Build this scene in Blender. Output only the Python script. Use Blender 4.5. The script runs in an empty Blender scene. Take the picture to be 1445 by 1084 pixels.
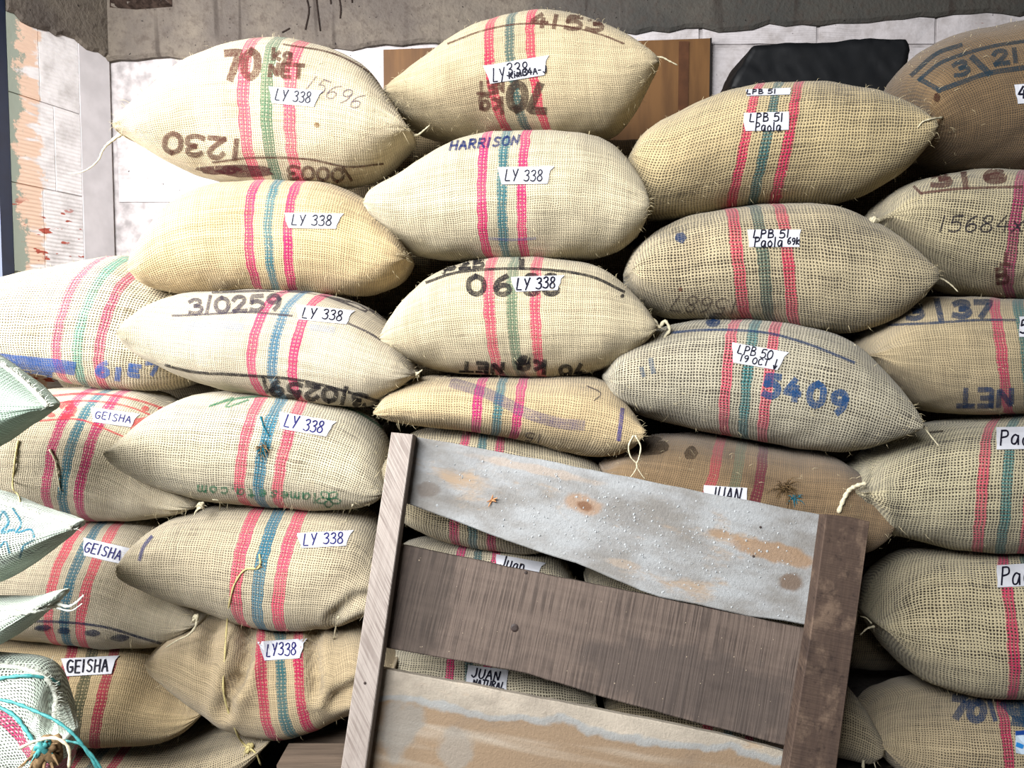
import bpy, bmesh, math, random
import numpy as np
from mathutils import Vector, Matrix, noise
from mathutils.bvhtree import BVHTree

random.seed(7)
scene = bpy.context.scene
COL = scene.collection

# ------------------------------------------------------------------ camera
W, H, F = 1445.0, 1084.0, 1043.0
CAMZ, PITCH = 1.28, math.radians(3.0)
CAM = Vector((0, 0, CAMZ))
FW = Vector((0, math.cos(PITCH), -math.sin(PITCH)))
UP = Vector((0, math.sin(PITCH), math.cos(PITCH)))
cd = bpy.data.cameras.new('camera')
cd.sensor_width = 36.0
cd.lens = F / W * 36.0
cam = bpy.data.objects.new('camera', cd)
COL.objects.link(cam)
cam.location = CAM
cam.rotation_euler = (math.pi / 2 - PITCH, 0, 0)
scene.camera = cam

# ------------------------------------------------------------------ light
world = bpy.data.worlds.new('daylight')
scene.world = world
world.use_nodes = True
bg = world.node_tree.nodes['Background']
bg.inputs[0].default_value = (0.80, 0.90, 1.0, 1)
bg.inputs[1].default_value = 0.35


def area(name, loc, target, sx, sy, power, color):
    d = bpy.data.lights.new(name, 'AREA')
    d.shape = 'RECTANGLE'
    d.size, d.size_y, d.energy, d.color = sx, sy, power, color
    o = bpy.data.objects.new(name, d)
    COL.objects.link(o)
    o.location = loc
    o.rotation_euler = (Vector(target) - Vector(loc)).to_track_quat('-Z', 'Y').to_euler()
    return o


area('daylight_from_side_opening', (-2.50, 1.05, 1.75), (-1.0, 2.0, 1.25), 1.1, 0.9, 96, (1.0, 0.98, 0.97))
area('daylight_from_front_corner', (-1.65, -0.10, 2.35), (-0.60, 2.1, 0.8), 1.1, 1.1, 70, (1.0, 0.985, 0.96))
area('added_front_fill', (-1.0, -1.1, 2.60), (0.0, 2.0, 0.9), 1.1, 0.9, 135, (0.98, 0.985, 1.0))  # added fill lamp inside the room, no opening stands there

vs = scene.view_settings
vs.view_transform = 'Standard'
vs.look = 'None'
vs.gamma = 1.0
vs.use_curve_mapping = False
vs.exposure = 0.78


# ------------------------------------------------------------------ projection helpers
def ray(px, py):
    return (FW + Vector(((px - W / 2) / F, 0, 0)) + UP * ((H / 2 - py) / F))


def P(px, py, Y):
    d = ray(px, py)
    return CAM + d * (Y / d.y)


def proj(p):
    v = Vector(p) - CAM
    z = v.dot(FW)
    return (W / 2 + F * v.x / z, H / 2 - F * v.dot(UP) / z)


ALB = 0.55      # photographed tone to reflectance


def lin(c):
    out = []
    for v in c[:3]:
        v = v / 255.0
        out.append(ALB * (v / 12.92 if v <= 0.04045 else ((v + 0.055) / 1.055) ** 2.4))
    return (out[0], out[1], out[2], 1.0)


def catmull(pts, n=10):
    pts = [np.array(p, float) for p in pts]
    if len(pts) < 3:
        return [tuple(pts[0] + (pts[-1] - pts[0]) * i / n) for i in range(n + 1)]
    ext = [2 * pts[0] - pts[1]] + pts + [2 * pts[-1] - pts[-2]]
    out = []
    for i in range(1, len(ext) - 2):
        p0, p1, p2, p3 = ext[i - 1:i + 3]
        t0 = 0.0
        t1 = t0 + max(np.linalg.norm(p1 - p0), 1e-6) ** 0.5
        t2 = t1 + max(np.linalg.norm(p2 - p1), 1e-6) ** 0.5
        t3 = t2 + max(np.linalg.norm(p3 - p2), 1e-6) ** 0.5
        for k in range(n):
            t = t1 + (t2 - t1) * k / n
            a1 = (t1 - t) / (t1 - t0) * p0 + (t - t0) / (t1 - t0) * p1
            a2 = (t2 - t) / (t2 - t1) * p1 + (t - t1) / (t2 - t1) * p2
            a3 = (t3 - t) / (t3 - t2) * p2 + (t - t2) / (t3 - t2) * p3
            b1 = (t2 - t) / (t2 - t0) * a1 + (t - t0) / (t2 - t0) * a2
            b2 = (t3 - t) / (t3 - t1) * a2 + (t - t1) / (t3 - t1) * a3
            out.append(tuple((t2 - t) / (t2 - t1) * b1 + (t - t1) / (t2 - t1) * b2))
    out.append(tuple(pts[-1]))
    return out


def resample(poly, ts):
    a = np.array(poly, float)
    seg = np.linalg.norm(np.diff(a, axis=0), axis=1)
    s = np.concatenate([[0], np.cumsum(seg)])
    s /= s[-1]
    return np.stack([np.interp(ts, s, a[:, k]) for k in range(a.shape[1])], axis=1)


# ------------------------------------------------------------------ object helpers
def link_mesh(name, verts, faces, mat, parent=None, smooth=False, uvs=None):
    """verts in world coordinates; stored relative to the parent's location"""
    off = parent_origin(parent)
    me = bpy.data.meshes.new(name)
    me.from_pydata([tuple(Vector(v) - off) for v in verts], [], faces)
    if uvs is not None:
        l = me.uv_layers.new(name='weave')
        l.data.foreach_set('uv', [c for uv in uvs for c in uv])
    if smooth:
        me.polygons.foreach_set('use_smooth', [True] * len(me.polygons))
    me.materials.append(mat)
    me.update()
    o = bpy.data.objects.new(name, me)
    COL.objects.link(o)
    if parent is not None:
        o.parent = parent
    return o


def parent_origin(p):
    v = Vector((0, 0, 0))
    while p is not None:
        v += p.location
        p = p.parent
    return v


def thing(name, label, cat, loc, group=None):
    o = bpy.data.objects.new(name, None)
    o.empty_display_size = 0.05
    COL.objects.link(o)
    o.location = loc
    o['label'] = label
    o['category'] = cat
    if group:
        o['group'] = group
    return o


def box_data(x0, x1, y0, y1, z0, z1):
    v = [(x0, y0, z0), (x1, y0, z0), (x1, y1, z0), (x0, y1, z0), (x0, y0, z1), (x1, y0, z1), (x1, y1, z1), (x0, y1, z1)]
    f = [(0, 3, 2, 1), (4, 5, 6, 7), (0, 1, 5, 4), (1, 2, 6, 5), (2, 3, 7, 6), (3, 0, 4, 7)]
    return v, f


def tube_data(pts, radii, sides=6):
    pts = [Vector(p) for p in pts]
    n = len(pts)
    if not hasattr(radii, '__len__'):
        radii = [radii] * n
    verts, faces = [], []
    ref = Vector((0.3, 0.8, 0.5)).normalized()
    for i, p in enumerate(pts):
        t = (pts[min(i + 1, n - 1)] - pts[max(i - 1, 0)]).normalized()
        a = t.cross(ref)
        if a.length < 1e-4:
            a = t.cross(Vector((1, 0, 0)))
        a.normalize()
        b = t.cross(a)
        for k in range(sides):
            q = 2 * math.pi * k / sides
            verts.append(p + (a * math.cos(q) + b * math.sin(q)) * radii[i])
    for i in range(n - 1):
        for k in range(sides):
            k2 = (k + 1) % sides
            faces.append((i * sides + k, i * sides + k2, (i + 1) * sides + k2, (i + 1) * sides + k))
    faces.append(tuple(range(sides))[::-1])
    faces.append(tuple((n - 1) * sides + k for k in range(sides)))
    return verts, faces


# ------------------------------------------------------------------ node helpers
class N:
    def __init__(self, name, rough=0.9, spec=0.15):
        self.mat = bpy.data.materials.new(name)
        self.mat.use_nodes = True
        self.nt = self.mat.node_tree
        self.b = self.nt.nodes['Principled BSDF']
        self.out = self.nt.nodes['Material Output']
        self.b.inputs['Roughness'].default_value = rough
        self.b.inputs['Specular IOR Level'].default_value = spec

    def put(self, sock, v):
        if isinstance(v, bpy.types.NodeSocket):
            self.nt.links.new(v, sock)
        else:
            sock.default_value = v

    def m(self, op, a, b=0.0, c=0.0):
        n = self.nt.nodes.new('ShaderNodeMath')
        n.operation = op
        for i, v in enumerate((a, b, c)):
            self.put(n.inputs[i], v)
        return n.outputs[0]

    def mix(self, f, a, b, mode='MIX'):
        n = self.nt.nodes.new('ShaderNodeMix')
        n.data_type = 'RGBA'
        n.blend_type = mode
        self.put(n.inputs[0], f)
        self.put(n.inputs[6], a)
        self.put(n.inputs[7], b)
        return n.outputs[2]

    def noise(self, vec, scale, detail=2.0, rough=0.5):
        n = self.nt.nodes.new('ShaderNodeTexNoise')
        self.put(n.inputs['Vector'], vec)
        n.inputs['Scale'].default_value = scale
        n.inputs['Detail'].default_value = detail
        n.inputs['Roughness'].default_value = rough
        return n.outputs[0]

    def step(self, v, lo, hi):
        n = self.nt.nodes.new('ShaderNodeMapRange')
        n.interpolation_type = 'SMOOTHSTEP'
        self.put(n.inputs[0], v)
        self.put(n.inputs[1], lo)
        self.put(n.inputs[2], hi)
        return n.outputs[0]

    def rng(self, v, lo, hi, a, b):
        n = self.nt.nodes.new('ShaderNodeMapRange')
        for i, x in enumerate((v, lo, hi, a, b)):
            self.put(n.inputs[i], x)
        return n.outputs[0]

    def xyz(self, x, y, z=0.0):
        n = self.nt.nodes.new('ShaderNodeCombineXYZ')
        for i, v in enumerate((x, y, z)):
            self.put(n.inputs[i], v)
        return n.outputs[0]

    def sep(self, v):
        n = self.nt.nodes.new('ShaderNodeSeparateXYZ')
        self.put(n.inputs[0], v)
        return n.outputs[0], n.outputs[1], n.outputs[2]

    def uv(self):
        n = self.nt.nodes.new('ShaderNodeUVMap')
        n.uv_map = 'weave'
        return n.outputs[0]

    def pos(self):
        return self.nt.nodes.new('ShaderNodeNewGeometry').outputs['Position']

    def bump(self, h, strength, dist):
        n = self.nt.nodes.new('ShaderNodeBump')
        n.inputs['Strength'].default_value = strength
        n.inputs['Distance'].default_value = dist
        self.put(n.inputs['Height'], h)
        self.put(self.b.inputs['Normal'], n.outputs[0])

    def color(self, c):
        self.put(self.b.inputs['Base Color'], c)


def burlap(base, stripes, spacing, width, pitch=0.0072, hole=0.8, stain=0.35, stain_col=(120, 92, 60), seed=0.0, open_scale=5.0):
    """woven jute: UV in metres, stripes at -spacing, 0, +spacing"""
    k = N('burlap_cloth', 0.95, 0.05)
    k.b.inputs['Sheen Weight'].default_value = 0.12
    k.b.inputs['Sheen Roughness'].default_value = 0.6
    uv = k.uv()
    U0, V0, _ = k.sep(uv)
    off = k.xyz(k.m('ADD', U0, seed), k.m('ADD', V0, seed * 0.37), 0.0)
    d1 = k.noise(off, 22.0, 2.0)
    d2 = k.noise(k.xyz(V0, k.m('ADD', U0, seed + 3.1), 4.0), 22.0, 2.0)
    U = k.m('ADD', U0, k.m('MULTIPLY', k.m('SUBTRACT', d1, 0.5), 0.010))
    V = k.m('ADD', V0, k.m('MULTIPLY', k.m('SUBTRACT', d2, 0.5), 0.012))
    u = k.m('DIVIDE', U, pitch)
    v = k.m('DIVIDE', V, pitch)
    cu = k.m('MULTIPLY_ADD', k.m('COSINE', k.m('MULTIPLY', u, 2 * math.pi)), 0.5, 0.5)
    cv = k.m('MULTIPLY_ADD', k.m('COSINE', k.m('MULTIPLY', v, 2 * math.pi)), 0.5, 0.5)
    # over-under of the plain weave
    par = k.m('MULTIPLY', k.m('COSINE', k.m('MULTIPLY', u, math.pi)), k.m('COSINE', k.m('MULTIPLY', v, math.pi)))
    par = k.m('MULTIPLY_ADD', par, 0.5, 0.5)
    # every thread has its own thickness
    ru = k.m('ROUND', u)
    rv = k.m('ROUND', v)
    tu = k.noise(k.xyz(k.m('MULTIPLY', ru, 5.3), k.m('MULTIPLY', v, 0.07), seed), 1.0, 1.0)
    tv = k.noise(k.xyz(k.m('MULTIPLY', u, 0.05), k.m('MULTIPLY', rv, 5.3), seed + 9.0), 1.0, 1.0)
    loose = k.noise(off, open_scale, 3.0, 0.6)
    gap = k.m('MULTIPLY', k.m('SUBTRACT', 1.0, cu), k.m('SUBTRACT', 1.0, cv))
    lim = k.m('ADD', k.m('ADD', k.rng(loose, 0.3, 0.7, 0.42, 0.06), k.m('MULTIPLY', k.m('SUBTRACT', tu, 0.5), 0.5)),
              k.m('MULTIPLY', k.m('SUBTRACT', tv, 0.5), 0.9))
    holes = k.m('MULTIPLY', k.step(gap, lim, k.m('ADD', lim, 0.34)), min(1.0, hole * 1.12))
    # cloth colour
    streak = k.noise(k.xyz(k.m('MULTIPLY', U0, 6.0), k.m('MULTIPLY', V0, 160.0), seed), 1.0, 2.0)
    streak2 = k.noise(k.xyz(k.m('MULTIPLY', U0, 160.0), k.m('MULTIPLY', V0, 6.0), seed), 1.0, 2.0)
    br = k.m('ADD', k.rng(streak, 0.3, 0.7, 0.84, 1.12), k.rng(streak2, 0.3, 0.7, -0.08, 0.08))
    gl = 0.3 * base[0] + 0.55 * base[1] + 0.15 * base[2]
    c = lin([0.8 * q + 0.2 * gl for q in base])
    dark = (c[0] * 0.62, c[1] * 0.56, c[2] * 0.48, 1)
    patch = k.noise(off, 4.0, 4.0, 0.62)
    col = k.mix(k.m('MULTIPLY', k.step(patch, 0.5, 0.78), stain), c, lin(stain_col))
    fl = k.noise(off, 60.0, 3.0, 0.7)
    col = k.mix(k.m('MULTIPLY', k.step(fl, 0.64, 0.76), 0.55), col, dark)
    # stripes
    if stripes:
        cols = stripes
        dia = k.m('ADD', k.m('ABSOLUTE', k.m('SUBTRACT', k.m('FRACT', k.m('DIVIDE', U, 0.0094)), 0.5)),
                  k.m('ABSOLUTE', k.m('SUBTRACT', k.m('FRACT', k.m('DIVIDE', V, 0.0094)), 0.5)))
        spk = k.m('MULTIPLY_ADD', k.step(dia, 0.60, 0.76), -0.55, 0.98)
        wear = k.rng(k.noise(off, 9.0, 3.0), 0.3, 0.75, 1.08, 0.8)
        jag = k.m('MULTIPLY', k.m('SUBTRACT', k.noise(k.xyz(0.0, k.m('MULTIPLY', rv, 3.7), seed), 1.0, 0.0), 0.5), 0.004)
        for i, sc in enumerate(cols):
            if sc is None:
                continue
            dist = k.m('ABSOLUTE', k.m('ADD', k.m('SUBTRACT', U, (i - 1) * spacing), jag))
            band = k.step(dist, width / 2 + 0.0018, width / 2 - 0.0014)
            band = k.m('MINIMUM', k.m('MULTIPLY', k.m('MULTIPLY', band, spk), wear), 1.0)
            col = k.mix(band, col, lin(sc))
    col = k.mix(1.0, col, k.xyz(br, br, br), 'MULTIPLY')
    hc = (c[0] * 0.06, c[1] * 0.05, c[2] * 0.045, 1)
    col = k.mix(holes, col, hc)
    k.color(col)
    hgt = k.m('MAXIMUM', k.m('MULTIPLY', cu, k.m('MULTIPLY_ADD', par, 0.5, 0.5)), k.m('MULTIPLY', cv, k.m('MULTIPLY_ADD', par, -0.5, 1.0)))
    hgt = k.m('ADD', hgt, k.m('MULTIPLY', k.noise(off, 300.0, 2.0), 0.35))
    hgt = k.m('SUBTRACT', hgt, k.m('MULTIPLY', holes, 0.8))
    k.bump(hgt, 0.55, 0.0022)
    return k.mat


def plain(name, col, rough=0.9, spec=0.1, var=0.12, scale=60.0):
    k = N(name, rough, spec)
    n = k.noise(k.pos(), scale, 3.0)
    c = lin(col)
    lo = tuple(x * (1 - 2 * var) for x in c[:3]) + (1,)
    hi = tuple(min(x * (1 + var), 1) for x in c[:3]) + (1,)
    k.color(k.mix(k.step(n, 0.25, 0.75), lo, hi))
    return k.mat


INK = {}


def ink(col, cover=0.85):
    key = (tuple(col), cover)
    if key in INK:
        return INK[key]
    k = N('stencil_ink', 0.95, 0.05)
    c = lin(col)
    k.color(c)
    pos = k.pos()
    n1 = k.noise(pos, 420.0, 1.0)
    n2 = k.noise(pos, 45.0, 3.0)
    a = k.m('MULTIPLY', k.rng(n1, 0.38, 0.56, 0.45, 1.0), k.rng(n2, 0.3, 0.62, 0.7, 1.0))
    a = k.m('MULTIPLY', a, cover)
    k.put(k.b.inputs['Alpha'], a)
    INK[key] = k.mat
    return k.mat


M_PEN = plain('marker_ink', (18, 18, 38), 0.6, 0.2, 0.05)
M_PENB = plain('pen_ink', (42, 42, 110), 0.6, 0.2, 0.05)
M_PAPER = plain('label_paper', (226, 228, 236), 0.7, 0.2, 0.03, 30.0)
M_TWINE = plain('jute_twine', (232, 222, 190), 0.95, 0.05, 0.15, 300.0)
M_YTWINE = plain('yellow_twine', (228, 212, 150), 0.9, 0.05, 0.15, 300.0)
M_TEAL = plain('teal_plastic_twine', (76, 164, 164), 0.5, 0.3, 0.15, 200.0)
M_FUZZ = plain('jute_fibre', (228, 212, 172), 0.95, 0.05, 0.1, 100.0)
M_FUZZW = plain('pale_fibre', (236, 240, 226), 0.95, 0.05, 0.05, 100.0)

# ------------------------------------------------------------------ stroke lettering (grid 4 wide, 6 high); '~' = curved
G = {
    '0': ['~2,6 .6,5 .2,3 .6,1 2,0 3.4,1 3.8,3 3.4,5 2,6'], '1': ['2,6 1.9,0'],
    '2': ['~.4,4.6 1.2,5.9 2.8,5.9 3.5,4.6 2.6,2.8 .4,.1', '.4,.1 3.8,.1'],
    '3': ['~.4,5.2 1.6,6 3.2,5.6 3.3,4.2 1.8,3.2', '~1.8,3.2 3.5,2.7 3.6,.9 2,0 .2,.6'],
    '4': ['2.4,6 .2,2 3.9,2', '2.9,4 2.9,0'], '5': ['3.6,6 .8,6 .6,3.4', '~.6,3.4 2.2,3.9 3.6,2.8 3.4,.8 1.8,0 .3,.5'],
    '6': ['~3,6 1.2,4.6 .4,2.4 1,.3 2.6,.1 3.6,1.4 3,2.9 1.6,2.9 .5,1.8'], '7': ['.3,6 3.8,6 1.6,0'],
    '8': ['~2,3.2 .6,4.2 1,5.8 2.8,5.9 3.3,4.4 2,3.2 .4,2.2 .6,.4 2.4,0 3.7,1 3.2,2.4 2,3.2'],
    '9': ['~3.4,4.4 2.4,3 .8,3.2 .4,4.8 1.6,6 3,5.6 3.5,4.2', '~3.5,4.2 3.2,1.8 2,0'],
    'A': ['.2,0 1.9,6 3.8,0', '.9,2.2 3.1,2.2'], 'B': ['.5,6 .5,0', '~.5,6 2.8,5.8 3.1,4.2 .5,3.2', '~.5,3.2 3.4,2.8 3.5,.6 .5,0'],
    'C': ['~3.5,5 2.2,6 .6,4.8 .3,2.4 1.4,.1 3.5,.8'], 'E': ['.5,6 .4,0 3.4,0', '.5,6 3.5,6', '.4,3.1 2.8,3.1'],
    'G': ['~3.5,5.2 2,6 .5,4.8 .3,2 1.6,.1 3.4,.8 3.5,2.6', '3.6,2.7 2,2.6'], 'H': ['.5,6 .3,0', '3.6,6 3.4,0', '.3,3 3.5,3.2'],
    'I': ['2,6 1.8,0'], 'J': ['~3,6 3,1.4 1.8,0 .5,1.2'], 'K': ['.5,6 .5,0', '3.5,6 .6,2.8 3.6,0'], 'L': ['1,6 .5,.2 3.4,.2'],
    'M': ['.2,0 .4,6 2,2 3.6,6 3.8,0'], 'N': ['.4,0 .5,6 3.4,0 3.6,6'], 'O': ['~2,6 .5,4.8 .4,1.4 2,0 3.5,1.4 3.4,4.8 2,6'],
    'P': ['.6,6 .5,0', '~.6,6 3,5.8 3.3,3.8 .6,3'], 'R': ['.5,6 .5,0', '~.5,6 3.2,5.8 3,3.4 .5,3.1', '1.6,3.1 3.6,0'],
    'S': ['~3.4,5.3 2,6 .6,5 1.2,3.5 2.9,2.6 3.3,1 1.8,0 .3,.7'], 'T': ['2,6 1.9,0', '.1,6 3.8,6'],
    'U': ['~.4,6 .4,1.6 1.8,0 3.3,1.4 3.5,6'], 'X': ['.3,6 3.6,0', '3.6,6 .2,0'], 'Y': ['.3,5.6 1.7,2.9', '3.5,6 1.4,0'],
    'a': ['~3,3.4 1.6,4 .4,2.4 .8,.3 2.2,.3 3.1,2.6', '3.1,3.6 3.4,0'], 'o': ['~1.8,3.8 .5,2.6 .9,.3 2.6,.2 3.3,2 1.8,3.8'],
    'l': ['1.8,6 1.9,0'], 'k': ['.7,6 .6,0', '3.2,4 .7,1.9 3.4,0'], 'g': ['~3.2,3.4 1.6,4 .4,2.6 1,.9 2.6,1 3.2,3.2', '~3.2,3.4 3.2,-.8 1.8,-1.8 .4,-1'],
    'u': ['~.4,4 .5,.8 1.8,.1 3.1,1 3.3,4', '3.3,4 3.5,0'], 'n': ['.5,4 .5,0', '~.5,2.6 1.8,4 3.1,3.2 3.3,0'], 'i': ['1.8,3.8 1.9,0', '1.8,5.2 1.9,5.6'],
    'm': ['.2,4 .2,0', '~.2,2.8 1.2,4 1.9,3 1.9,0', '~1.9,2.8 2.9,4 3.7,3 3.7,0'], 'c': ['~3,3.4 1.4,4 .4,2 1.4,.1 3.1,.7'], 'r': ['.8,4 .8,0', '~.8,2.4 1.8,3.8 3,3.6'],
    'x': ['.4,4 3.4,0', '3.3,4 .4,0'], '|': ['2,6.8 2,-.8'], '-': ['.6,3 3.2,3'], '.': ['1.7,.2 2,.6'], '(': ['~2.6,6.4 1.4,4 1.4,2 2.6,-.4'],
    'e': ['~.5,2.1 3.1,2.2 2.6,3.7 1.2,3.8 .4,2 1.2,.2 3.1,.6'], 's': ['~3,3.4 1.6,4 .7,3 2.6,1.5 2.6,.4 1.2,0 .4,.6'], 't': ['1.8,5.4 1.9,.6 3,.1', '.6,3.9 3.1,3.9'],
    'v': ['2,5.6 2,0', '.6,2 2,-.2 3.4,2'],
}
NARROW = {'1': 0.62, 'I': 0.62, 'l': 0.5, 'i': 0.5, '|': 0.55, '.': 0.5, '-': 0.8, ' ': 0.55, '(': 0.6}


def text_strokes(txt, cx, cy, w, h, ang=0.0, slant=0.0, stencil=False, jitter=0.0):
    """strokes in pixel coordinates of the photograph"""
    adv = [NARROW.get(ch, 1.0) for ch in txt]
    total = sum(adv)
    cw = w / total
    x = -w / 2
    ca, sa = math.cos(math.radians(ang)), math.sin(math.radians(ang))
    out = []
    for ch, a in zip(txt, adv):
        dy = random.uniform(-jitter, jitter) * h
        for st in G.get(ch, []):
            curved = st[0] == '~'
            pts = [tuple(float(q) for q in p.split(',')) for p in st.lstrip('~').split()]
            if a < 1:
                pts = [((q[0] - 2) * 0.8 + 2 * a, q[1]) for q in pts]
            if curved:
                pts = catmull(pts, 5)
            res = []
            for (gx, gy) in pts:
                lx = x + (gx / 4.0 * 0.82 + (0.09 if a == 1 else 0)) * cw + slant * (gy / 6 - 0.5) * h
                ly = (0.5 - gy / 6.0) * h + dy
                res.append((cx + lx * ca - ly * sa, cy + lx * sa + ly * ca))
            out.append(res)
        x += a * cw
    return out


def ribbon(pts, weight, cast, step=3.0):
    """flat stroke: pixel polyline widened and laid on a surface by cast(px, py)"""
    a = np.array(pts, float)
    seg = np.linalg.norm(np.diff(a, axis=0), axis=1)
    L = seg.sum()
    if L < 0.5:
        return [], []
    n = max(2, int(L / step) + 1)
    q = resample(pts, np.linspace(0, 1, n))
    m = max(1, int(math.ceil(weight / 4.0)))
    verts, faces = [], []
    for i in range(n):
        t = q[min(i + 1, n - 1)] - q[max(i - 1, 0)]
        t = t / (np.linalg.norm(t) + 1e-9)
        nx, ny = -t[1], t[0]
        e = t * weight * 0.35 * (-1 if i == 0 else 1 if i == n - 1 else 0)
        p = q[i] + e
        for k in range(m + 1):
            o = weight * (0.5 - k / m)
            verts.append(cast(p[0] + nx * o, p[1] + ny * o))
        if i:
            for k in range(m):
                a = (i - 1) * (m + 1) + k
                faces.append((a, a + 1, a + m + 2, a + m + 1))
    return verts, faces


def join(parts):
    V, Fc = [], []
    for v, f in parts:
        o = len(V)
        V += v
        Fc += [tuple(i + o for i in q) for q in f]
    return V, Fc


# ------------------------------------------------------------------ setting
def wall_material():
    k = N('white_painted_block', 0.85, 0.15)
    p = k.pos()
    x, y, z = k.sep(p)
    chip = k.noise(k.xyz(k.m('MULTIPLY', k.m('ADD', x, y), 6.0), 0.0, k.m('MULTIPLY', z, 30.0)), 1.0, 4.0, 0.7)
    big = k.noise(p, 3.5, 2.0)
    red = k.step(k.m('ADD', chip, k.m('MULTIPLY', big, 0.35)), 0.86, 0.89)
    dirt = k.noise(p, 14.0, 5.0, 0.65)
    col = k.mix(k.step(dirt, 0.35, 0.8), lin((226, 220, 222)), lin((186, 178, 176)))
    col = k.mix(k.m('MULTIPLY', red, 0.9), col, lin((150, 82, 70)))
    spots = k.noise(p, 55.0, 3.0, 0.6)
    col = k.mix(k.step(spots, 0.70, 0.74), col, lin((70, 62, 60)))
    k.color(col)
    ribs = k.m('SINE', k.m('MULTIPLY', k.m('ADD', z, k.m('MULTIPLY', k.noise(p, 6.0, 2.0), 0.02)), 2 * math.pi / 0.016))
    rib = k.m('MULTIPLY', ribs, k.step(k.noise(p, 5.0, 3.0), 0.38, 0.6))
    k.bump(k.m('ADD', k.m('MULTIPLY', rib, 0.6), k.m('MULTIPLY', dirt, 1.4)), 0.5, 0.006)
    return k.mat


def side_wall_material():
    k = N('peeling_side_wall', 0.85, 0.15)
    p = k.pos()
    x, y, z = k.sep(p)
    nz = k.noise(k.xyz(0.0, k.m('MULTIPLY', y, 1.0), z), 8.0, 7.0, 0.72)
    w = k.m('ADD', y, k.m('MULTIPLY', k.m('SUBTRACT', nz, 0.5), 0.22))
    dirt = k.noise(p, 14.0, 5.0, 0.65)
    col = k.mix(k.step(dirt, 0.35, 0.8), (0.72, 0.69, 0.69, 1), (0.46, 0.43, 0.42, 1))
    salmon = k.m('MULTIPLY', k.step(w, 2.640, 2.622), k.step(k.noise(k.xyz(y, 0.0, k.m('MULTIPLY', z, 3.0)), 7.0, 4.0), 0.36, 0.44))
    col = k.mix(salmon, col, (0.66, 0.47, 0.36, 1))
    grey = k.step(w, 2.568, 2.556)
    col = k.mix(grey, col, (0.27, 0.30, 0.25, 1))
    chip = k.noise(k.xyz(0.0, k.m('MULTIPLY', y, 12.0), k.m('MULTIPLY', z, 34.0)), 1.0, 3.0, 0.6)
    low = k.m('MULTIPLY', k.step(z, 1.80, 1.75), 1.0)
    col = k.mix(k.m('MULTIPLY', k.step(chip, 0.60, 0.63), low), col, (0.36, 0.08, 0.055, 1))
    k.color(col)
    ribs = k.m('SINE', k.m('MULTIPLY', k.m('ADD', z, k.m('MULTIPLY', nz, 0.01)), 2 * math.pi / 0.014))
    rib = k.m('MULTIPLY', ribs, k.m('SUBTRACT', 1.0, grey))
    k.bump(k.m('ADD', k.m('MULTIPLY', rib, 0.35), k.m('MULTIPLY', dirt, 1.2)), 0.5, 0.005)
    return k.mat


def concrete_material(c1, c2, c3, grey_right=False):
    k = N('raw_concrete', 0.9, 0.12)
    p = k.pos()
    x, y, z = k.sep(p)
    a = k.noise(p, 3.0, 5.0, 0.6)
    b = k.noise(p, 26.0, 5.0, 0.7)
    col = k.mix(k.step(a, 0.35, 0.65), lin(c1), lin(c2))
    if grey_right:  # blends to darker grey towards the right along a noisy edge
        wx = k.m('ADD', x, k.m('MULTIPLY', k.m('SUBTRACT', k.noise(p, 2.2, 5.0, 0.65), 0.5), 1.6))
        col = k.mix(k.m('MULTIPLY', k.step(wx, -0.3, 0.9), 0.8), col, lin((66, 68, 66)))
    col = k.mix(k.m('MULTIPLY', k.step(b, 0.45, 0.7), 0.6), col, lin(c3))
    drip = k.noise(k.xyz(k.m('MULTIPLY', x, 22.0), k.m('MULTIPLY', y, 22.0), k.m('MULTIPLY', z, 1.6)), 1.0, 2.0)
    col = k.mix(k.m('MULTIPLY', k.step(drip, 0.62, 0.72), 0.55), col, lin((58, 50, 46)))
    pit = k.noise(p, 75.0, 2.0)
    col = k.mix(k.step(pit, 0.70, 0.74), col, lin((40, 36, 36)))
    k.color(col)
    k.bump(k.m('ADD', b, k.m('MULTIPLY', pit, 0.5)), 0.6, 0.01)
    return k.mat


M_WALL = wall_material()
M_SIDE = side_wall_material()
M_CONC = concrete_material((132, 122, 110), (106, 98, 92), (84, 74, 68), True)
M_FLOOR = concrete_material((110, 104, 98), (92, 88, 84), (76, 70, 66))
M_MORTAR = plain('painted_mortar', (205, 198, 198), 0.9, 0.1, 0.2, 25.0)

YW = 2.90                       # face of the back wall
XC = (165 - W / 2) / F * YW     # room corner
SIDE0 = Vector((XC, YW, 0))
SIDE1 = Vector((-1.690, 2.53, 0))


def struct(o):
    o['kind'] = 'structure'
    return o


v, f = box_data(-4.0, 4.0, -3.5, 3.2, -0.12, 0.0)
struct(link_mesh('floor', v, f, M_FLOOR))


v, f = box_data(-1.9, 3.1, -3.5, 3.1, 3.3, 3.42)
struct(link_mesh('ceiling', v, f, plain('dark_boarded_ceiling', (96, 84, 72), 0.9, 0.1, 0.2, 6.0)))
v, f = box_data(2.9, 3.1, -3.5, 2.9, 0.0, 3.3)
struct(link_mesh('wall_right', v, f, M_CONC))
v, f = box_data(-1.9, 3.1, -3.7, -3.5, 0.0, 3.42)  # unseen wall behind the camera, added to block light from that side
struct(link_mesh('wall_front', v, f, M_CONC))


def zat(py, Y):
    return P(W / 2, py, Y).z


# back wall: mortar bed with blocks set proud of it
v, f = box_data(XC - 0.30, 2.9, YW + 0.012, YW + 0.20, 0.0, 3.3)
wall_back = struct(link_mesh('wall_back', v, f, M_MORTAR))
ROW0 = zat(287, YW)            # one horizontal joint seen in the photo
RH = 0.30


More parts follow.
